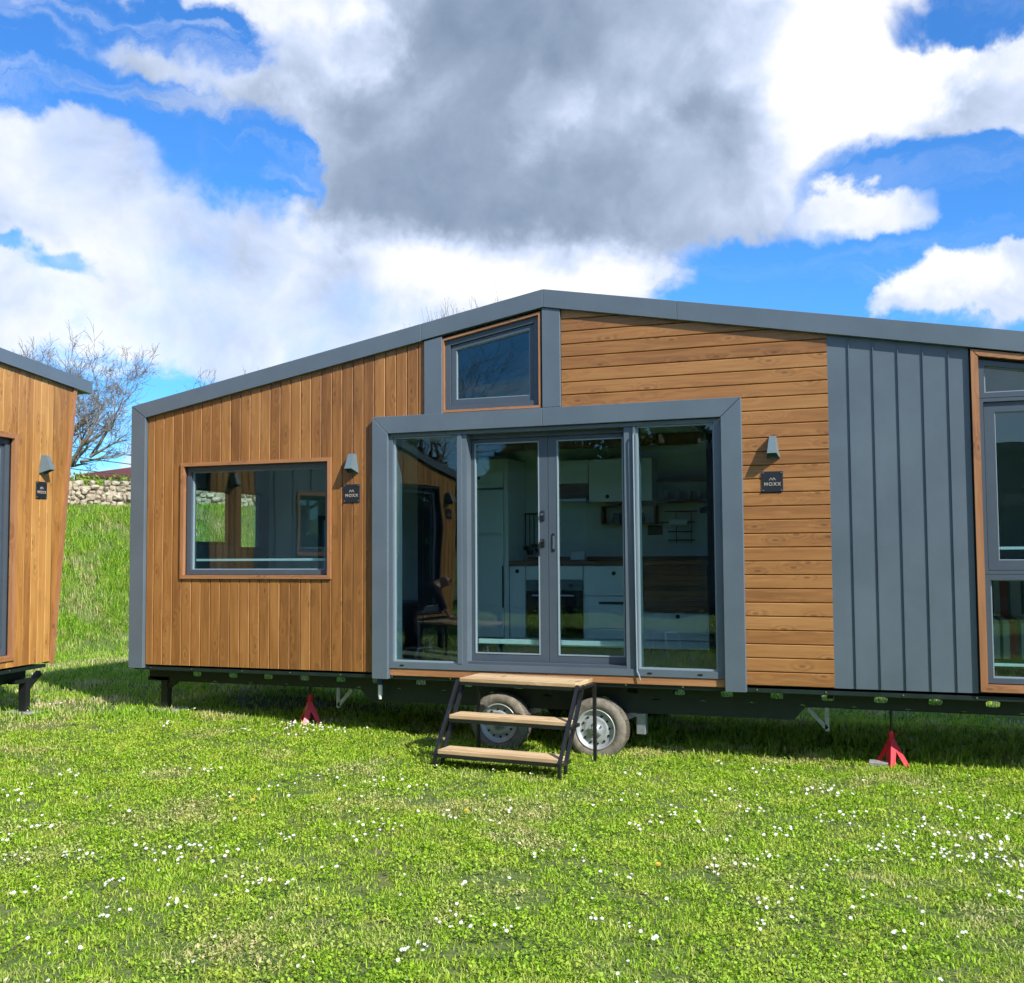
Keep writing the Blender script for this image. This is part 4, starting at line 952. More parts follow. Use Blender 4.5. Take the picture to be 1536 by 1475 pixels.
# ------------------------------------------------------------------ kitchen and room inside
def inside():
    g='kitchen fittings behind the glass doors'
    yF=1.75; yB=DEPTH-.118
    f=thing('refrigerator','tall pale refrigerator with two doors behind the left door leaf','refrigerator',(-4.13,2.0,.70))
    def part(root,mb,name,mat):
        o=mb.build(name,M[mat],root); L=Vector(root.location); o.data.transform(Matrix.Translation(-L)); return o
    part(f,MB().bbox(-4.33,-3.955,yF+.03,yB,.775,2.375,.01),'body','white_in')
    part(f,MB().bbox(-4.33,-3.958,yF,yF+.028,.78,1.875,.01),'door','white_in'); part(f,MB().bbox(-4.33,-3.958,yF,yF+.028,1.895,2.37,.01),'door','white_in')
    part(f,MB().bbox(-3.97,-3.955,yF-.01,yF,1.10,1.55,.003),'handle','black')
    t=thing('tall_cupboard','pale cupboard above the refrigerator with a round finger hole','cupboard',(-4.13,2.0,2.39))
    part(t,MB().bbox(-4.33,-3.955,yF,yB,2.39,2.70,.004),'door','white_in'); part(t,MB().bbox(-3.945,-3.895,yF-.005,yB,.70,2.70,.003),'side_panel','white_in')
    part(t,MB().tube([(-4.24,yF-.004,2.50),(-4.24,yF+.01,2.50)],.022,16),'finger_hole','rubber')
    c=thing('kitchen_counter','row of white base cupboards under a dark wooden worktop','kitchen counter',(-2.8,2.0,.70))
    part(c,MB().bbox(-3.89,-1.75,yF-.02,yB,1.552,1.60,.004),'worktop','butcher')
    part(c,MB().box(-3.885,-1.755,yF+.03,yB,.70,1.551),'carcass','white_in')
    for (a,b,z0,z1) in ((-3.885,-3.712,.79,1.545),(-3.70,-3.075,1.402,1.545),(-3.063,-2.44,1.24,1.545),(-2.42,-1.765,.79,1.07)):
        part(c,MB().bbox(a,b,yF+.004,yF+.028,z0,z1,.003),'cupboard_door','white_in')
    for x,z in ((-3.80,1.49),(-2.74,1.468),(-2.08,1.03)): part(c,MB().tube([(x,yF-.001,z),(x,yF+.02,z)],.022,16),'finger_hole','rubber')
    part(c,MB().box(-3.88,-1.76,yB-.012,yB-.001,1.60,1.64),'splashback','butcher')
    o=thing('oven','built-in oven with black glass door and steel handle','oven',(-3.39,2.0,.79))
    part(o,MB().bbox(-3.70,-3.075,yF,yF+.028,1.285,1.395,.003),'control_panel','lamp_grey'); part(o,MB().bbox(-3.70,-3.075,yF-.002,yF+.028,.79,1.28,.003),'door','black_gloss')
    part(o,MB().tube([(-3.62,yF-.04,1.235),(-3.16,yF-.04,1.235)],.010,10),'handle','steel')
    for x in (-3.55,-3.38,-3.2): part(o,MB().tube([(x,yF+.0,1.34),(x,yF-.025,1.34)],.018,14),'knob','black')
    d=thing('dishwasher','pale dishwasher front under the worktop beside the oven','dishwasher',(-2.75,2.0,.79))
    part(d,MB().bbox(-3.03,-2.45,yF,yF+.028,.90,1.225,.004),'door','white_in'); part(d,MB().bbox(-2.90,-2.50,yF-.012,yF,1.15,1.175,.003),'handle','black'); part(d,MB().bbox(-3.03,-2.45,yF+.006,yF+.028,.79,.895,.003),'kick_panel','white_in')
    l=thing('folding_table','hanging oiled wooden table leaf in front of the cupboards','folding table',(-2.09,1.7,1.08))
    mb=MB()
    for k in range(9): mb.box(-2.42,-1.765,yF-.045,yF-.018,1.085+k*.0515,1.085+(k+1)*.0515-.0008)
    part(l,mb,'table_leaf','butcher')
    u=thing('wall_cupboard','pale wall cupboards above the worktop with hood between','wall cupboard',(-2.9,2.2,2.2))
    yU=2.03
    part(u,MB().bbox(-3.46,-3.085,yU,yB,2.43,2.68,.004),'cupboard_door','white_in'); part(u,MB().bbox(-3.075,-2.385,yU,yB,2.225,2.68,.004),'cupboard_door','white_in')
    part(u,MB().tube([(-2.87,yU-.002,2.28),(-2.87,yU+.01,2.28)],.022,16),'finger_hole','rubber'); part(u,MB().box(-3.45,-3.085,yU+.01,yB,2.27,2.425),'wood_panel','butcher')
    hd=thing('range_hood','slim steel range hood under the wall cupboards','range hood',(-3.3,2.1,2.2)); part(hd,MB().bbox(-3.44,-3.09,yU-.06,yB,2.232,2.265,.004),'hood_body','steel')
    part(hd,MB().bbox(-3.42,-3.2,yU-.064,yU-.058,2.243,2.254,.001),'pale_lip','pale_bar')  # pale strip along the front lip of the hood
    n=thing('niche_box','open dark wooden box shelf holding jars on the kitchen wall','shelf',(-2.7,2.25,1.98))
    b=MB(); b.box(-2.98,-2.38,2.16,yB,1.985,2.0); b.box(-2.98,-2.38,2.16,yB,2.17,2.185); b.box(-2.98,-2.965,2.16,yB,2.0,2.17); b.box(-2.395,-2.38,2.16,yB,2.0,2.17); part(n,b,'box_sides','butcher')
    for i,x in enumerate((-2.82,-2.56)):
        j=MB(); j.lathe_z([(0,2.0),(.045,2.0),(.047,2.09),(.035,2.11),(0,2.112)],x,2.24,16); o=j.build('jar',M['lamp_grey']); tag(o,('grey jar in the left half of the open box shelf','grey jar in the right half of the open box shelf')[i],'jar',None)
    for i,z in enumerate((2.462,2.235)):
        s=MB(); s.bbox(-2.36,-1.80,2.12,yB,z-.03,z,.003); o=s.build('wall_shelf',M['butcher']); tag(o,('upper short wooden shelf on the right kitchen wall','lower short wooden shelf carrying glasses on the kitchen wall')[i],'shelf')
    for i,x in enumerate((-2.26,-2.14,-2.02,-1.92)):
        j=MB(); j.lathe_z([(0,2.236),(.028,2.236),(.036,2.33),(.034,2.33),(.027,2.242),(0,2.242)],x,2.22,16); o=j.build('drinking_glass',M['bead']); tag(o,'small drinking glass in the row on the lower kitchen shelf','glass','glasses on the lower kitchen shelf')
    r=thing('utensil_rail','black rail with hanging ladles left of the oven','utensil rail',(-3.7,2.3,2.0))
    part(r,MB().tube([(-4.02,2.29,2.12),(-3.62,2.29,2.12)],.008,8),'rail','black')
    for x,dz in ((-3.88,.0),(-3.83,-.05),(-3.78,.02),(-3.73,-.03)):
        b=MB(); b.tube([(x,2.285,2.12),(x,2.27,2.10),(x,2.27,1.78+dz),(x+.005,2.26,1.76+dz)],.006,6); b.lathe_z([(0,1.71+dz),(.03,1.72+dz),(.035,1.76+dz),(0,1.765+dz)],x+.01,2.25,12); part(r,b,'ladle','black')
    r=thing('dish_rack','black wire rack with rolled cloth on the right kitchen wall','wall rack',(-2.1,2.3,1.8))
    b=MB()
    for z,a,e in ((2.115,-2.30,-1.95),(2.0,-2.36,-1.98),(1.90,-2.27,-2.0),(1.81,-2.27,-1.98)): b.tube([(a,2.25,z),(e,2.25,z)],.007,6)
    for x in (-2.02,-2.18): b.tube([(x,2.27,2.11),(x,2.27,1.78)],.004,6)
    part(r,b,'wire_frame','black'); part(r,MB().tube([(-1.92,2.24,2.12),(-1.82,2.24,2.13)],[.03,.035],10),'towel_roll','black')
    part(r,MB().tube([(-2.24,2.22,2.0),(-2.05,2.22,2.0)],.035,12),'cloth_roll','white_in')
    b=MB(); b.bbox(-3.30,-3.13,2.05,2.12,1.602,1.70,.01); o=b.build('bread_box',M['pale_bar']); tag(o,'small pale box on the worktop above the oven','box')
    b=MB(); b.bbox(-2.50,-2.34,yB-.02,yB-.002,1.87,1.97,.004); o=b.build('wall_socket',M['black']); tag(o,'black socket panel under the open box shelf','socket')
    # sofa and blanket seen through the low right pane
    s=thing('sofa','dark green sofa behind the lowest right pane','sofa',(1.3,1.0,.68))
    part(s,MB().bbox(.45,2.0,.55,1.35,.69,1.08,.03),'seat','sofa'); part(s,MB().bbox(.45,2.0,1.35,1.6,.69,1.50,.04),'backrest','sofa')
    b=MB(); pts=[]
    b.add([(.62,.545,.80),(1.5,.545,.80),(1.5,.535,1.085),(.62,.535,1.085),(.62,.60,1.11),(1.5,.60,1.11),(1.5,1.3,1.11),(.62,1.3,1.11),(.62,1.345,1.5),(1.5,1.345,1.5)],[(0,1,2,3),(3,2,5,4),(4,5,6,7),(7,6,9,8)])
    o=b.build('striped_blanket',M['blanket']); md=o.modifiers.new('s','SOLIDIFY'); md.thickness=.008; tag(o,'blanket with cream red and green stripes on the green sofa','blanket')
    bd=thing('bed','low bed with dark cover inside the wide wooden framed window','bed',(-6.0,1.2,.68))
    part(bd,MB().bbox(-6.9,-5.0,.45,2.3,.69,1.15,.04),'mattress','lamp_grey'); part(bd,MB().bbox(-6.85,-6.4,.6,2.2,1.15,1.27,.05),'pillow','white_in')
inside()

# ------------------------------------------------------------------ LEFT TINY HOUSE (turned, facade faces right)
def left_house():
    h=thing('tiny_house','golden boarded tiny house at the left edge, turned side-on, with a raked end','tiny house',(-8.043,-.572,0),R_(98))
    # s runs towards the far end
    ro=roof_line([(-7.4,3.02),(-3.9,3.86),(.80,3.553)])  # raked roof edge
    zb=.63; XN=-7.2
    far=lambda z:.165+(z-.63)*.113
    OP=[(-1.27,-.447,.745,2.82),(-4.0,-3.0,1.72,2.49),(-6.70,-5.56,.72,2.74)]
    OPW=[(a-.05,b+.05,c-.05,d+.05) for a,b,c,d in OP]
    sh=MB(); shell_wall(sh,XN,.12,zb,lambda x:ro(x)-.03,OP,.001,.10,[-3.9]); sh.prism([(.12,zb),(far(zb)-.03,zb),(far(3.45)-.03,3.45),(.12,3.52)],.001,.10); sh.build('wall',M['backing'],h)
    BO=[(-3.0,-1.2,1.1,2.45),(-6.6,-5.2,1.1,2.7)]
    bk=MB(); shell_wall(bk,XN,.12,zb,lambda x:ro(x)-.03,BO,DEPTH-.10,DEPTH,[-3.9]); bk.build('wall',M['grey'],h)
    end_wall(h,XN,XN+.1,.1,DEPTH-.1,zb,2.98,[(.15,1.15,1.55,2.78)],M['grey'],G_LEFT)
    poster(h,-3.42,-3.14,1.93,2.36,.13)
    # raked far end
    e=MB(); a=[(far(zb)-.04,zb),(far(3.42)-.04,3.42)]
    e.add([(a[0][0],.1,a[0][1]),(a[0][0],DEPTH,a[0][1]),(a[1][0],DEPTH,a[1][1]),(a[1][0],.1,a[1][1]),(a[0][0]-.08,.1,a[0][1]),(a[0][0]-.08,DEPTH,a[0][1]),(a[1][0]-.08,DEPTH,a[1][1]),(a[1][0]-.08,.1,a[1][1])],[(0,1,2,3),(7,6,5,4),(0,4,5,1),(3,2,6,7),(0,3,7,4),(1,5,6,2)])
    e.build('end_wall',M['wood_vl'],h)
    fl=MB(); fl.box(XN+.1,.1,.1,DEPTH-.1,zb,.73); fl.build('floor',M['floor_in'],h)
    ce=MB(); ce.box(XN+.1,.1,.1,DEPTH-.1,2.9,2.94); ce.build('ceiling',M['wall_in'],h)
    rf=MB(); rf.prism([(XN-.05,ro(XN)-.13),(-3.9,ro(-3.9)-.13),(.698,ro(.698)-.13),(.698,ro(.698)-.01),(-3.9,ro(-3.9)-.01),(XN-.05,ro(XN)-.01)],-.02,DEPTH+.05); recalc(rf.build('roof',M['roofmetal'],h))
    mb=MB(); v_boards(mb,-2.08,.165,zb,lambda x:ro(x)-.10,OPW,start=-2.08)
    # board ends follow the raked corner
    z0=zb
    mb.add([(.165,-.022,zb),(far(zb),-.022,zb),(far(3.47),-.022,3.47),(.165,-.022,3.50),(.165,0,zb),(far(zb),0,zb),(far(3.47),0,3.47),(.165,0,3.50)],[(0,1,2,3),(7,6,5,4),(0,4,5,1),(1,5,6,2),(2,6,7,3)])
    mb.build('vertical_cladding',M['wood_vl'],h)
    mb=MB(); v_boards(mb,XN+.02,-5.2,zb,lambda x:ro(x)-.10,OPW); mb.build('vertical_cladding',M['wood_vl'],h)
    mb=MB(); metal_panels(mb,-5.2,-2.085,zb,lambda x:ro(x)-.10,OPW,pitch=.39); recalc(mb.build('seamed_metal_cladding',M['grey'],h))
    # slanting corner board
    c=MB(); c.add([(far(zb)-.004,-.04,zb-.02),(far(zb)+.05,-.04,zb-.02),(far(3.45)+.05,-.04,3.45),(far(3.45)-.004,-.04,3.45),(far(zb)-.004,.06,zb-.02),(far(zb)+.05,.06,zb-.02),(far(3.45)+.05,.06,3.45),(far(3.45)-.004,.06,3.45)],[(0,1,2,3),(7,6,5,4),(0,4,5,1),(1,5,6,2),(2,6,7,3),(3,7,4,0)])
    c.build('corner_board',M['trimwood_v'],h)
    for a,b in ((XN-.05,-3.901),(-3.899,.765)):
        t=MB(); t.prism([(a,ro(a)-.13),(b,ro(b)-.13),(b,ro(b)),(a,ro(a))],-.065,.03); recalc(t.build('verge_trim',M['grey'],h))
    # eave return past the raked end
    t=MB(); t.box(.70,.765,.031,DEPTH+.05,ro(.8)-.128,ro(.8)-.003); t.build('eave_trim',M['grey'],h)
    window(h,-1.27,-.447,.745,2.82,fw=.06,yf=.02,sash=.03,glass=G_LEFT,wood=(.05,-.04,.02))
    window(h,-4.0,-3.0,1.72,2.49,fw=.05,yf=.02,sash=0,glass=G_LEFT,wood=(.05,-.04,.02))
    window(h,-6.70,-5.56,.72,2.74,fw=.09,yf=.02,sash=0,glass=G_CLEAR,wood=(.03,-.04,.02),wood_mat=('backing','backing'))
    for (a,b,z0_,z1_) in BO: window(h,a,b,z0_,z1_,fw=.05,yf=DEPTH-.09,sash=0,glass=G_LEFT)
    for x in (0.0,-1.68,-6.93): wall_lamp(h,x,2.605)
    for x in (-.02,-6.93): name_plate(h,x,2.345)
    chassis(h,XN+.05,.10,zb-.02,[],GZ,legs=((-.02,.12),(-6.9,.12)),holes=[-6.8+.45*k for k in range(15)])
    for x in (-3.3,-4.2): 
        wheel(h,x,.05,.2)
    rebase(h,(-3.5,DEPTH/2,GZ))
left_house()

# ------------------------------------------------------------------ steps, jacks, pads
def steps():
    s=thing('entrance_steps','three tread step unit with pale wooden treads and black steel frame before the glass doors','steps',(-3.007,-.617,GZ),R_(-5.2))
    # local frame: x to the right along the tread, y towards the house
    def tread(name,x0,x1,y0,y1,z,th=.034):
        b=MB(); n=4 if y1-y0>.4 else 3; w=(y1-y0)/n
        for k in range(n): b.bbox(x0,x1,y0+k*w,y0+(k+1)*w-.004,z-th,z,.004)
        o=b.build('tread',M['tread'],s); return o
    W=.534
    Z=[.694,.409,.152]
    tread('t',-W,W,.055,.46,Z[0]); tread('t',-W,W,-.135,.08,Z[1]); tread('t',-W,W,-.338,-.12,Z[2])
    for x in (-W-.016,W+.016):
        b=MB(); q=.026
        b.bar((x,.06,Z[0]-.02),(x,-.345,Z[2]-.04),q); b.bar((x,.18,Z[0]-.035),(x,-.215,Z[2]-.06),q)
        b.bar((x,-.345,Z[2]-.03),(x,-.345,-.02),q); b.bar((x,-.215,Z[2]-.05),(x,-.215,-.02),q)
        b.bar((x,.447,Z[0]-.034),(x,.447,-.02),q); b.bar((x,.06,Z[0]-.047),(x,.459,Z[0]-.047),q)
        b.bar((x,-.14,Z[1]-.047),(x,.07,Z[1]-.047),q); b.bar((x,-.345,Z[2]-.047),(x,-.13,Z[2]-.047),q)
        b.build('side_frame',M['black'],s)
    for z,y in ((Z[0],.07),(Z[0],.44),(Z[1],-.13),(Z[2],-.333),(Z[1],.065),(Z[2],-.135)):
        b=MB(); b.bar((-W-.002,y,z-.048),(W+.002,y,z-.048),.024,.026); b.build('cross_bar',M['black'],s)
steps()
def jack(x,y,label,rz):
    j=thing('jack_stand',label,'jack stand',(x,y,float(height(np.array([x]),np.array([y]))[0])),rz,None)
    b=MB(); H=.235
    # four folded legs meeting under the collar
    for k in range(4):
        a=PI/4+k*PI/2; a2=a+PI/2
        o0=Vector((math.cos(a)*.145,math.sin(a)*.145,0)); o1=Vector((math.cos(a2)*.145,math.sin(a2)*.145,0))
        t0=Vector((math.cos(a)*.021,math.sin(a)*.021,H)); t1=Vector((math.cos(a2)*.021,math.sin(a2)*.021,H))
        m=(o0+o1)/2; up=Vector((m.x*.52,m.y*.52,.135))
        b.add([o0,o0*.78+o1*.22,up,o1*.78+o0*.22,o1,t1,t0],[(0,1,2,6),(6,2,5),(2,3,4,5)])
    o=b.build('legs',M['red'],j); md=o.modifiers.new('s','SOLIDIFY'); md.thickness=.005
    b=MB(); b.lathe_z([(.022,H-.02),(.025,H),(.019,H+.008),(.019,H+.06),(.0,H+.06)],0,0,14); b.build('collar',M['red'],j)
    b=MB(); b.tube([(0,0,H+.05),(0,0,.46),(0,0,.50)],[.011,.011,.026],10); b.build('ratchet_post',M['black'],j)
    b=MB(); b.tube([(.02,0,H+.045),(.036,-.02,H+.04),(0,-.034,H+.015),(-.04,-.025,H+.01),(-.036,0,H+.035)],.004,6); b.build('lever',M['red'],j)
jack(-5.50,.36,'red jack stand under the left half of the long house',.75)
jack(-.06,.30,'red jack stand on a grey slab near the right end',.70)
b=MB(); b.bbox(-.24,-.08,.20,.32,GZ-.02,GZ+.045,.006); o=b.build('concrete_slab',M['concrete']); tag(o,'grey slab in the grass under the right red jack stand','slab')
b=MB(); b.bbox(-7.30,-6.95,.10,.42,.05,.11,.01); o=b.build('concrete_slab',M['concrete']); tag(o,'thin grey slab under the black leg at the left end of the long house','slab')
b=MB(); b.bbox(-8.35,-8.02,-.70,-.48,.10,.155,.01); o=b.build('concrete_slab',M['concrete']); tag(o,'pale slab under the black leg of the left tiny house','slab')

# ------------------------------------------------------------------ stone wall on the bank
def stone_wall():
    r=random.Random(3); b=MB()
    ico=bmesh.new(); bmesh.ops.create_icosphere(ico,subdivisions=2,radius=1); iv=[v.co.copy() for v in ico.verts]; jf=[tuple(v.index for v in f.verts) for f in ico.faces]; ico.free()
    seg=[np.array((-8.0,15.3)),np.array((-9,14.4)),np.array((-15.7,8.4)),np.array((-19,4)),np.array((-21,-2)),np.array((-21.3,-12))]
    for a,c in zip(seg[:-1],seg[1:]):
        L=float(np.hypot(*(c-a))); d=(c-a)/L; n=np.array((-d[1],d[0]))
        rowz=0; s=0
        for row in range(5):
            s=r.uniform(-.1,.05)
            while s<L:
                w=r.uniform(.06,.17); hh=r.uniform(.048,.078)
                if row==4 and r.random()<.3: s+=2*w; continue
                p=a+d*(s+w*.5); base=float(height(np.array([p[0]-n[0]*.0]),np.array([p[1]]))[0])
                wall_base=2.72+(float(vnoise(np.array([p[0]]),np.array([p[1]]),2.0,9)[0])-.5)*.12
                cz=wall_base+.03+row*.102+r.uniform(-.03,.03)
                off=r.uniform(-.05,.05)-row*.015
                sx,sy,sz=w*.66,r.uniform(.14,.22),hh
                rot=r.uniform(-.45,.45); seedv=Vector((r.random()*50,r.random()*50,r.random()*50))
                q=[]
                for v in iv:
                    vv=Vector((math.copysign(abs(v.x)**.6,v.x),math.copysign(abs(v.y)**.6,v.y),math.copysign(abs(v.z)**.6,v.z)))
                    from mathutils import noise as mn
                    k=1+.22*mn.noise(vv*1.6+seedv)
                    lx=vv.x*sx*k; ly=vv.y*sy*k; lz=vv.z*sz*k+lx*math.sin(rot)*.3
                    q.append((p[0]+d[0]*lx+n[0]*(ly+off),p[1]+d[1]*lx+n[1]*(ly+off),cz+lz))
                b.add(q,jf); s+=w*1.15
    o=b.build('stone_wall',M['stone'],None,False); tag(o,'low dry stone wall of pale rubble along the top of the bank','stone wall')
    # earth core so that no daylight shows through
    c=MB()
    for a,e in zip(seg[:-1],seg[1:]):
        c.bar((a[0],a[1],2.85),(e[0],e[1],2.85),.16,.50)
    k=c.build('wall_core',M['stone'],o)
stone_wall()

# ------------------------------------------------------------------ trees
def bare_tree(name,label,loc,limbs,seed,twig_mat='bark',density=1.0,group=None,tr=.12,depthmax=5,twig=.0035,up=0):
    """limbs: (start xyz, direction, length, radius) relative to loc"""
    r=random.Random(seed); wood_=MB(); tw=MB()
    def branch(p,d,L,rad,dep):
        n=max(3,int(L/.16)) if dep<3 else 3; n=min(n,8); pts=[p.copy()]; rr=[rad]; d=d.normalized()
        for i in range(n):
            d=(d+Vector((r.gauss(0,.16),r.gauss(0,.16),r.gauss(.03,.13)))).normalized()
            p=p+d*(L/n); pts.append(p.copy()); rr.append(max(twig,rad*(1-.62*(i+1)/n)))
        (wood_ if dep<=1 else tw).tube(pts,rr,7 if dep<2 else (4 if dep<4 else 3),False)
        if dep>=depthmax or L<.14: return
        kids=int(round((3.2 if dep<2 else 3.6)*density+L*1.3))
        for k in range(kids):
            t=r.uniform(.25,1.0) if k else 1.0
            i=min(int(t*n),n-1); q=pts[i].lerp(pts[i+1],t*n-i) if t<1 else pts[-1]
            ax=Vector((r.gauss(0,1),r.gauss(0,1),r.gauss(0,1)+.25)).normalized(); base=(pts[min(i+1,n)]-pts[i]).normalized()
            nd=(base*r.uniform(.55,1.0)+ax*r.uniform(.45,.85)*(1-.45*min(1,up))+Vector((0,0,up))).normalized()
            branch(q,nd,L*r.uniform(.42,.72),max(twig,rr[min(i+1,n)]*r.uniform(.5,.75)),dep+1)
    t=thing(name,label,'tree',loc,0,group)
    for (s,d,L,rad,dep) in limbs: branch(Vector(s),Vector(d),L,rad,dep)
    wood_.build('trunk',M['bark'],t,True); tw.build('crown',M[twig_mat],t)
    return t
gh=lambda x,y: float(height(np.array([x]),np.array([y]))[0])
# big bare tree between the houses: leaning, many limbs
vx=Vector((.74,.67,0))
bx,by=-19.35,12.0
def L3(a,b,c): return tuple(vx*a+Vector((-.67,.74,0))*b+Vector((0,0,c)))
bare_tree('bare_tree','large leafless spreading tree on the bank between the two houses',(bx,by,gh(bx,by)-.05),[
 ((0,0,0),L3(-.1,0,1),.7,.16,9),
 (L3(-.05,0,.55),L3(.75,.1,.62),1.15,.085,1),(L3(-.05,0,.6),L3(.15,.2,1),2.0,.085,1),(L3(-.05,0,.6),L3(-.55,-.1,.9),1.9,.075,1),
 (L3(-.02,0,.6),L3(-.15,.4,1),2.2,.07,1),(L3(.8,.1,1.15),L3(.25,-.1,1),1.6,.055,1),(L3(.1,0,.65),L3(.5,-.2,.95),1.8,.07,1),(L3(-.1,0,.6),L3(-.9,.1,.75),1.7,.055,1),(L3(.5,0,.95),L3(.9,.1,.25),1.0,.045,2),(L3(.75,.0,1.1),L3(.8,.2,.5),1.1,.045,2),(L3(-.05,0,.6),L3(-.2,-.3,1),2.1,.06,1),(L3(.3,0,.85),L3(.5,.5,.8),1.6,.05,1)],8,'bark',1.0,twig=.0045).scale=(.87,.87,.90)
def tall_bare(x,y,top,seed,label,grp,mat='twig',w=.7,up=0,k=.75):
    z=gh(x,y); H=top-z
    bare_tree('bare_tree',label,(x,y,z-.05),[((0,0,0),(.02,0,1),H*.45,.10,9)]+[((0,0,H*f),(math.cos(a)*w,math.sin(a)*w,1.0),H*(1-f)*k,.05,1) for f,a in ((.30,.3),(.34,2.2),(.38,4.1),(.42,5.4),(.44,1.3),(.44,3.2))],seed,mat,.95,grp,depthmax=4,twig=.0035,up=up)
gt='leafless trees rising behind the long house'
tall_bare(-14.4,11.6,5.75,21,'leafless tree tip showing above the low left part of the long roof',gt,'bark',.8,.1,.62)
tall_bare(-11.7,16.0,7.1,22,'pale twiggy tree tip left of the roof peak, lower one',gt,'twig',.10,.9,.55)
tall_bare(-10.8,16.4,7.7,23,'pale twiggy tree between two others left of the roof peak',gt,'twig',.12,.9,.55)
tall_bare(-10.1,16.0,7.9,25,'pale twiggy tree tip nearest the roof peak on its left',gt,'twig',.12,.9,.55)

def leaf_tree(name,label,x,y,H,rad,seed,mat,n=2600,group=None,cat='tree',trunk=True,z=None,ls=.16):
    z=gh(x,y) if z is None else z; t=thing(name,label,cat,(x,y,z-.05),0,group); r=np.random.default_rng(seed)
    k=26; cs=r.normal(0,1,(k,3)); cs/=np.linalg.norm(cs,axis=1)[:,None]; cs*=r.random((k,1))**.5
    c0=H*.58 if trunk else H*.5; cs=cs*np.array([rad*.75,rad*.75,H*.36])+np.array([0,0,c0])
    cr=r.uniform(.25,.42,k)*rad
    i=r.integers(0,k,n); v=r.normal(0,1,(n,3)); v/=np.linalg.norm(v,axis=1)[:,None]
    P=cs[i]+v*(cr[i]*r.random(n)**.4)[:,None]
    a=r.normal(0,1,(n,3)); a/=np.linalg.norm(a,axis=1)[:,None]; b=np.cross(a,v); b/=np.linalg.norm(b,axis=1)[:,None]+1e-9
    s=(r.uniform(.5,1.1,n)*ls)[:,None]
    V=np.stack([P-a*s,P+b*s*.45,P+a*s,P-b*s*.45],1).reshape(-1,3); V[:,2]=np.maximum(V[:,2],.02)
    q=np.arange(n)*4; o=fast_mesh('crown',V,np.stack([q,q+1,q+2,q+3],1),np.zeros((0,3),int),M[mat]); o.parent=t
    if trunk:
        m=MB(); m.tube([(0,0,0),(.05,.03,H*.3),(0,.05,H*.6)],[H*.03,H*.022,H*.01],8)
        for q_ in range(6):
            aa=q_*1.05; m.tube([(.03,.02,H*(.25+.05*q_)),(math.cos(aa)*rad*.5,math.sin(aa)*rad*.5,H*(.45+.05*q_))],[H*.012,H*.004],6)
        m.build('trunk',M['bark'],t)
    return t
# dark woodland that closes the field behind the viewpoint, seen mirrored in the panes
wood_spots=[(-11.5,-26,6.0,2.6),(-8.0,-27,7.0,2.9),(-4.0,-26,6.6,2.8),(.3,-27,6.4,2.9),(4.5,-26,5.2,2.7),(-16.5,-27,5.6,2.6)]
names=['dark evergreen tree furthest left in the mirrored wood','tall dark evergreen, second from left in the mirrored wood','dark evergreen in the middle of the mirrored wood','tallest dark evergreen right of the middle of the mirrored wood','dark evergreen at the right end of the mirrored wood','low dark evergreen apart at the left of the mirrored wood']
for i,(x,y,H,rd) in enumerate(wood_spots): leaf_tree('evergreen_tree',names[i],x,y,H,rd,60+i,'leaf_dark',3800,'evergreens of the wood mirrored in the glass',ls=.36)
tall_bare(-17.5,-20,8.0,31,'leafless tree mirrored in the left fixed door pane','leafless trees mirrored in the glass','bark',.8)
tall_bare(-13.5,-22,7.8,32,'taller leafless tree mirrored beside the evergreens','leafless trees mirrored in the glass','bark',.8)
leaf_tree('dark_shrub','small dark shrub at the foot of the large leafless tree',-18.6,10.7,.72,.7,71,'leaf_dark',900,None,'shrub',False,ls=.09)
leaf_tree('leafy_shrub','yellow green bush hanging over the left end of the stone wall',-17.2,9.0,.55,.7,72,'leaf_bright',1500,None,'shrub',False,z=3.0,ls=.07)
leaf_tree('leafy_shrub','low bright green bush on top of the stone wall beside the long house',-15.5,9.9,.34,1.0,73,'leaf_bright',1700,None,'shrub',False,z=2.88,ls=.06)
leaf_tree('leafy_shrub','bright green growth spilling over the middle of the stone wall',-16.4,9.2,.34,.9,74,'leaf_bright',1400,None,'shrub',False,z=3.0,ls=.06)

# ------------------------------------------------------------------ distant house, poles, wires
def far_house():
    h=thing('distant_house','white distant house with a red brown tiled roof above the stone wall','house',(-41.0,38,3.28),R_(42))
    w=MB(); w.box(-.5,9,0,6,0,2.75); w.build('wall',M['render'],h)
    rf=MB(); v=[(-1.0,-.7,2.70),(9.7,-.7,2.70),(9.7,6.7,2.70),(-1.0,6.7,2.70),(2.0,3,3.45),(6.5,3,3.45),(-1.0,-.7,2.58),(9.7,-.7,2.58),(9.7,6.7,2.58),(-1.0,6.7,2.58)]
    rf.add(v,[(0,1,5,4),(1,2,5),(2,3,4,5),(3,0,4),(6,9,8,7),(0,6,7,1),(1,7,8,2),(2,8,9,3),(3,9,6,0)]); r=rf.build('roof',M['tile'],h)
    c=MB(); c.box(4.2,4.7,2.2,2.7,3.0,4.0); c.build('chimney',M['render'],r)
    for x in (1.0,3.4,6.0):
        g=MB(); g.box(x,x+1.0,-.03,-.005,1.0,2.1); f=g.build('window',M['grey_dark'],h)
        g=MB(); g.box(x+.06,x+.94,-.045,-.031,1.06,2.04); g.build('pane',M['black_gloss'],f)
far_house()
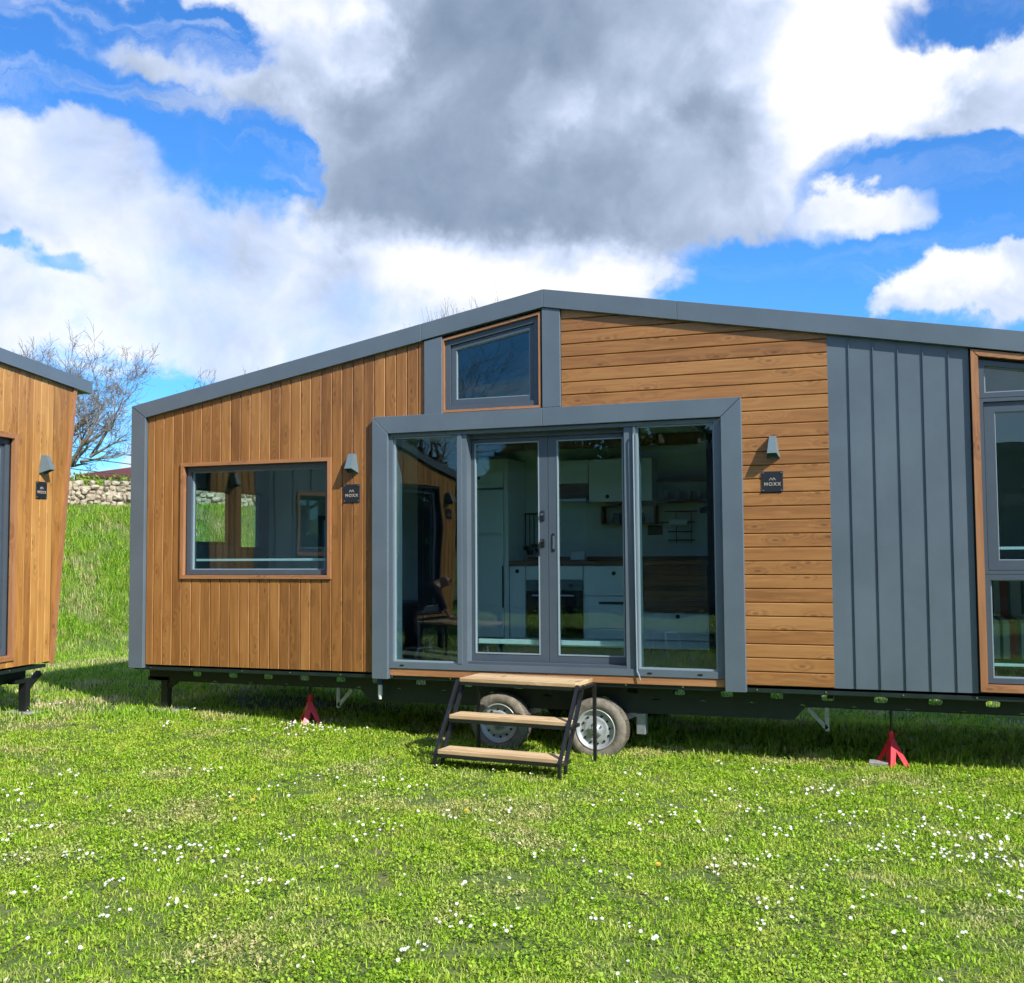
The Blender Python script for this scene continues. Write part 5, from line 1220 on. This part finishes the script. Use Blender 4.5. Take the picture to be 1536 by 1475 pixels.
def wires():
    A=Vector((-27.2,10.0,0)); B=Vector((-28.9,40.0,0))
    for i,p in enumerate((A,B)):
        z=gh(p.x,p.y); t=thing('utility_pole',('timber utility pole hidden behind the left tiny house','timber utility pole hidden behind the long house')[i],'utility pole',(p.x,p.y,z))
        b=MB(); b.tube([(0,0,-.3),(0,0,6.0-z)],[.13,.09],10); b.build('pole',M['pole'],t)
        b=MB(); b.bar((-.3,0,5.9-z),(.3,0,5.9-z),.08); b.build('cross_arm',M['pole'],t)
    for k,(za,zc) in enumerate(((5.95,5.9),(5.58,5.55),(5.12,5.1))):
        pts=[]
        for i in range(25):
            t=i/24; p=A.lerp(B,t); pts.append((p.x+.1*(k-1),p.y,za+(zc-za)*t-.35*math.sin(PI*t)))
        b=MB(); b.tube(pts,.018,5); o=b.build('power_line',M['wire']); tag(o,('uppermost dark cable crossing the gap between houses','middle dark cable crossing the gap between houses','lowest dark cable crossing the gap between houses')[k],'cable',group='cables crossing the gap')
wires()

def opposite_house():
    h=thing('tiny_house','dark grey tiny house across the lawn, shaded, seen only mirrored in the glass','tiny house',(-1.2,-12.3,0),PI)
    ro=roof_line([(-7.4,3.15),(.4,4.0),(7.6,3.3)]); zb=.58
    OP=[(-6.2,-5.0,1.4,2.6),(-4.1,-2.6,.7,2.8),(-.6,1.0,1.4,2.6),(2.4,4.9,.7,2.8),(5.9,6.9,1.4,2.6)]
    sh=MB(); shell_wall(sh,-7.3,7.5,zb,lambda x:ro(x)-.03,OP,.001,.10,[.4]); sh.build('wall',M['backing'],h)
    bk=MB(); shell_wall(bk,-7.3,7.5,zb,lambda x:ro(x)-.03,[],2.35,2.45,[.4]); bk.build('wall',M['grey_dark'],h)
    for x in (-7.3,7.4): e=MB(); e.box(x,x+.1,.1,2.35,zb,ro(x)-.06); e.build('end_wall',M['grey_dark'],h)
    m=MB(); metal_panels(m,-7.3,7.5,zb,lambda x:ro(x)-.10,OP,pitch=.39); recalc(m.build('seamed_metal_cladding',M['grey_dark'],h))
    f=MB(); f.box(-7.2,7.4,.1,2.35,zb,.68); f.build('floor',M['floor_in'],h)
    r=MB(); r.prism([(-7.45,ro(-7.4)-.14),(.4,ro(.4)-.14),(7.65,ro(7.6)-.14),(7.65,ro(7.6)),(.4,ro(.4)),(-7.45,ro(-7.4))],-.07,2.5); recalc(r.build('roof',M['roofmetal'],h))
    for (a,b,c,d) in OP: window(h,a,b,c,d,fw=.06,yf=.02,sash=0,glass=G_LEFT)
    poster(h,-3.55,-3.15,2.0,2.75,.14)
    chassis(h,-7.2,7.4,zb-.02,[],GZ,legs=((-6.9,.12),(6.9,.12)),holes=[-7.0+.45*k for k in range(32)])
    rebase(h,(0,DEPTH/2,GZ))
opposite_house()

# ------------------------------------------------------------------ garden table, stools and person mirrored in the glass
def terrace():
    T=(-6.1,-5.6)
    t=thing('garden_table','wooden topped garden table on black legs mirrored in the left door pane','table',(T[0],T[1],GZ),.3)
    b=MB()
    for k in range(5): b.bbox(-.55,.55,-.35+k*.14,-.35+k*.14+.132,.70,.73,.004)
    b.build('tabletop',M['tread'],t)
    for sx in (-1,1):
        for sy in (-1,1): b=MB(); b.bar((sx*.5,sy*.3,0),(sx*.48,sy*.28,.70),.035); b.build('leg',M['black'],t)
    def stool(x,y,rz,label):
        s=thing('metal_stool',label,'stool',(x,y,GZ),rz,'metal stools on the lawn mirrored in the glass')
        b=MB(); b.bbox(-.15,.15,-.15,.15,.44,.455,.012); b.build('seat',M['steel'],s)
        for sx in (-1,1):
            for sy in (-1,1): b=MB(); b.tube([(sx*.13,sy*.13,.45),(sx*.155,sy*.155,.36),(sx*.20,sy*.20,0)],[.022,.020,.014],8); b.build('leg',M['steel'],s)
        b=MB(); b.bar((-.16,-.16,.2),(.16,.16,.2),.015); b.bar((-.16,.16,.2),(.16,-.16,.2),.015); b.build('brace',M['steel'],s)
    stool(-5.5,-4.9,.2,'metal stool nearest the garden table'); stool(-6.3,-4.7,.5,'metal stool on the house side of the garden table')
    stool(-4.1,-8.2,.1,'left one of two metal stools mirrored below the worktop'); stool(-3.6,-8.5,.6,'right one of two metal stools mirrored below the worktop')
    # a person bending over the table
    p=thing('person','person in dark clothes bending forward over the garden table','person',(-6.75,-5.35,GZ),-.5)
    J={'pelvis':((0,0,.92),.15),'belly':((.10,0,1.06),.145),'chest':((.30,0,1.24),.155),'neck':((.43,0,1.33),.06),'headb':((.50,0,1.36),.085),'headt':((.58,0,1.40),.095),
       'hl':((-.02,.10,.88),.10),'kl':((.06,.12,.50),.065),'al':((-.04,.12,.09),.045),'tl':((.12,.13,.035),.035),'hr':((-.02,-.10,.88),.10),'kr':((.02,-.12,.50),.065),'ar':((-.10,-.12,.09),.045),'tr':((.06,-.13,.035),.035),
       'sl':((.34,.19,1.25),.065),'el':((.44,.25,1.00),.046),'wl':((.58,.20,.80),.030),'sr':((.34,-.19,1.25),.065),'er':((.46,-.25,1.00),.046),'wr':((.60,-.18,.80),.030)}
    E_=[('pelvis','belly'),('belly','chest'),('chest','neck'),('neck','headb'),('headb','headt'),('pelvis','hl'),('hl','kl'),('kl','al'),('al','tl'),('pelvis','hr'),('hr','kr'),('kr','ar'),('ar','tr'),('chest','sl'),('sl','el'),('el','wl'),('chest','sr'),('sr','er'),('er','wr')]
    for s_,w in ((1,'wl'),(-1,'wr')):
        wp=Vector(J[w][0]); J['p'+w]=(tuple(wp+Vector((.07,0,-.01))),.026); E_.append((w,'p'+w))
        for f,(dy,L) in enumerate(((-.030,.075),(-.010,.085),(.010,.080),(.030,.062))):
            q=wp+Vector((.09,dy,-.01)); J[f'{w}f{f}a']=(tuple(q),.009); J[f'{w}f{f}b']=(tuple(q+Vector((L*.6,dy*.2,-.005))),.008); J[f'{w}f{f}c']=(tuple(q+Vector((L,dy*.3,-.022))),.007)
            E_+=[('p'+w,f'{w}f{f}a'),(f'{w}f{f}a',f'{w}f{f}b'),(f'{w}f{f}b',f'{w}f{f}c')]
        J[w+'t']=(tuple(wp+Vector((.05,-s_*.035,-.01))),.010); J[w+'u']=(tuple(wp+Vector((.085,-s_*.055,-.02))),.008); E_+=[('p'+w,w+'t'),(w+'t',w+'u')]
    ks=list(J); me=bpy.data.meshes.new('body'); me.from_pydata([J[k][0] for k in ks],[(ks.index(a),ks.index(b)) for a,b in E_],[]); me.update()
    o=bpy.data.objects.new('body',me); COL.objects.link(o); o.parent=p
    sk=o.modifiers.new('skin','SKIN')
    for k,v in zip(ks,me.skin_vertices[0].data): v.radius=(J[k][1],)*2; v.use_root=(k=='pelvis')
    sb=o.modifiers.new('sub','SUBSURF'); sb.levels=2; sb.render_levels=2
    me.materials.append(M['skin'])
    dg=bpy.context.evaluated_depsgraph_get(); m2=bpy.data.meshes.new_from_object(o.evaluated_get(dg)); o.modifiers.clear(); o.data=m2; m2.name='body'
    m2.materials.clear(); m2.materials.append(M['skin'])
    # clothing: a slightly larger copy of trunk, upper arms and legs
    bm=bmesh.new(); bm.from_mesh(m2)
    def covered(c): return not (c.x>.40 and c.z>1.28) and not (c.x>.46 and c.z<.93 and c.z>.6)
    bmesh.ops.delete(bm,geom=[v for v in bm.verts if not covered(v.co)],context='VERTS')
    for v in bm.verts: v.co+=v.normal*.012
    mc=bpy.data.meshes.new('clothing'); bm.to_mesh(mc); bm.free(); mc.materials.append(M['cloth_dark']); oc=bpy.data.objects.new('clothing',mc); COL.objects.link(oc); oc.parent=p
    for m_ in (m2,mc): m_.polygons.foreach_set('use_smooth',[True]*len(m_.polygons))
    # face on the lowered head
    hd=Vector((.60,0,1.395)); f=MB()
    for s_ in (-1,1): f.tube([hd+Vector((.068,s_*.032,-.03)),hd+Vector((.078,s_*.032,-.035))],.011,8)
    f.build('eyes',M['black'],p)
    f=MB(); f.tube([hd+Vector((.07,0,-.03)),hd+Vector((.108,0,-.06)),hd+Vector((.07,0,-.07))],[.008,.014,.01],8)
    for s_ in (-1,1): f.tube([hd+Vector((-.01,s_*.088,-.02)),hd+Vector((-.02,s_*.102,-.015))],[.022,.026],8)
    f.build('face_features',M['skin'],p)
terrace()
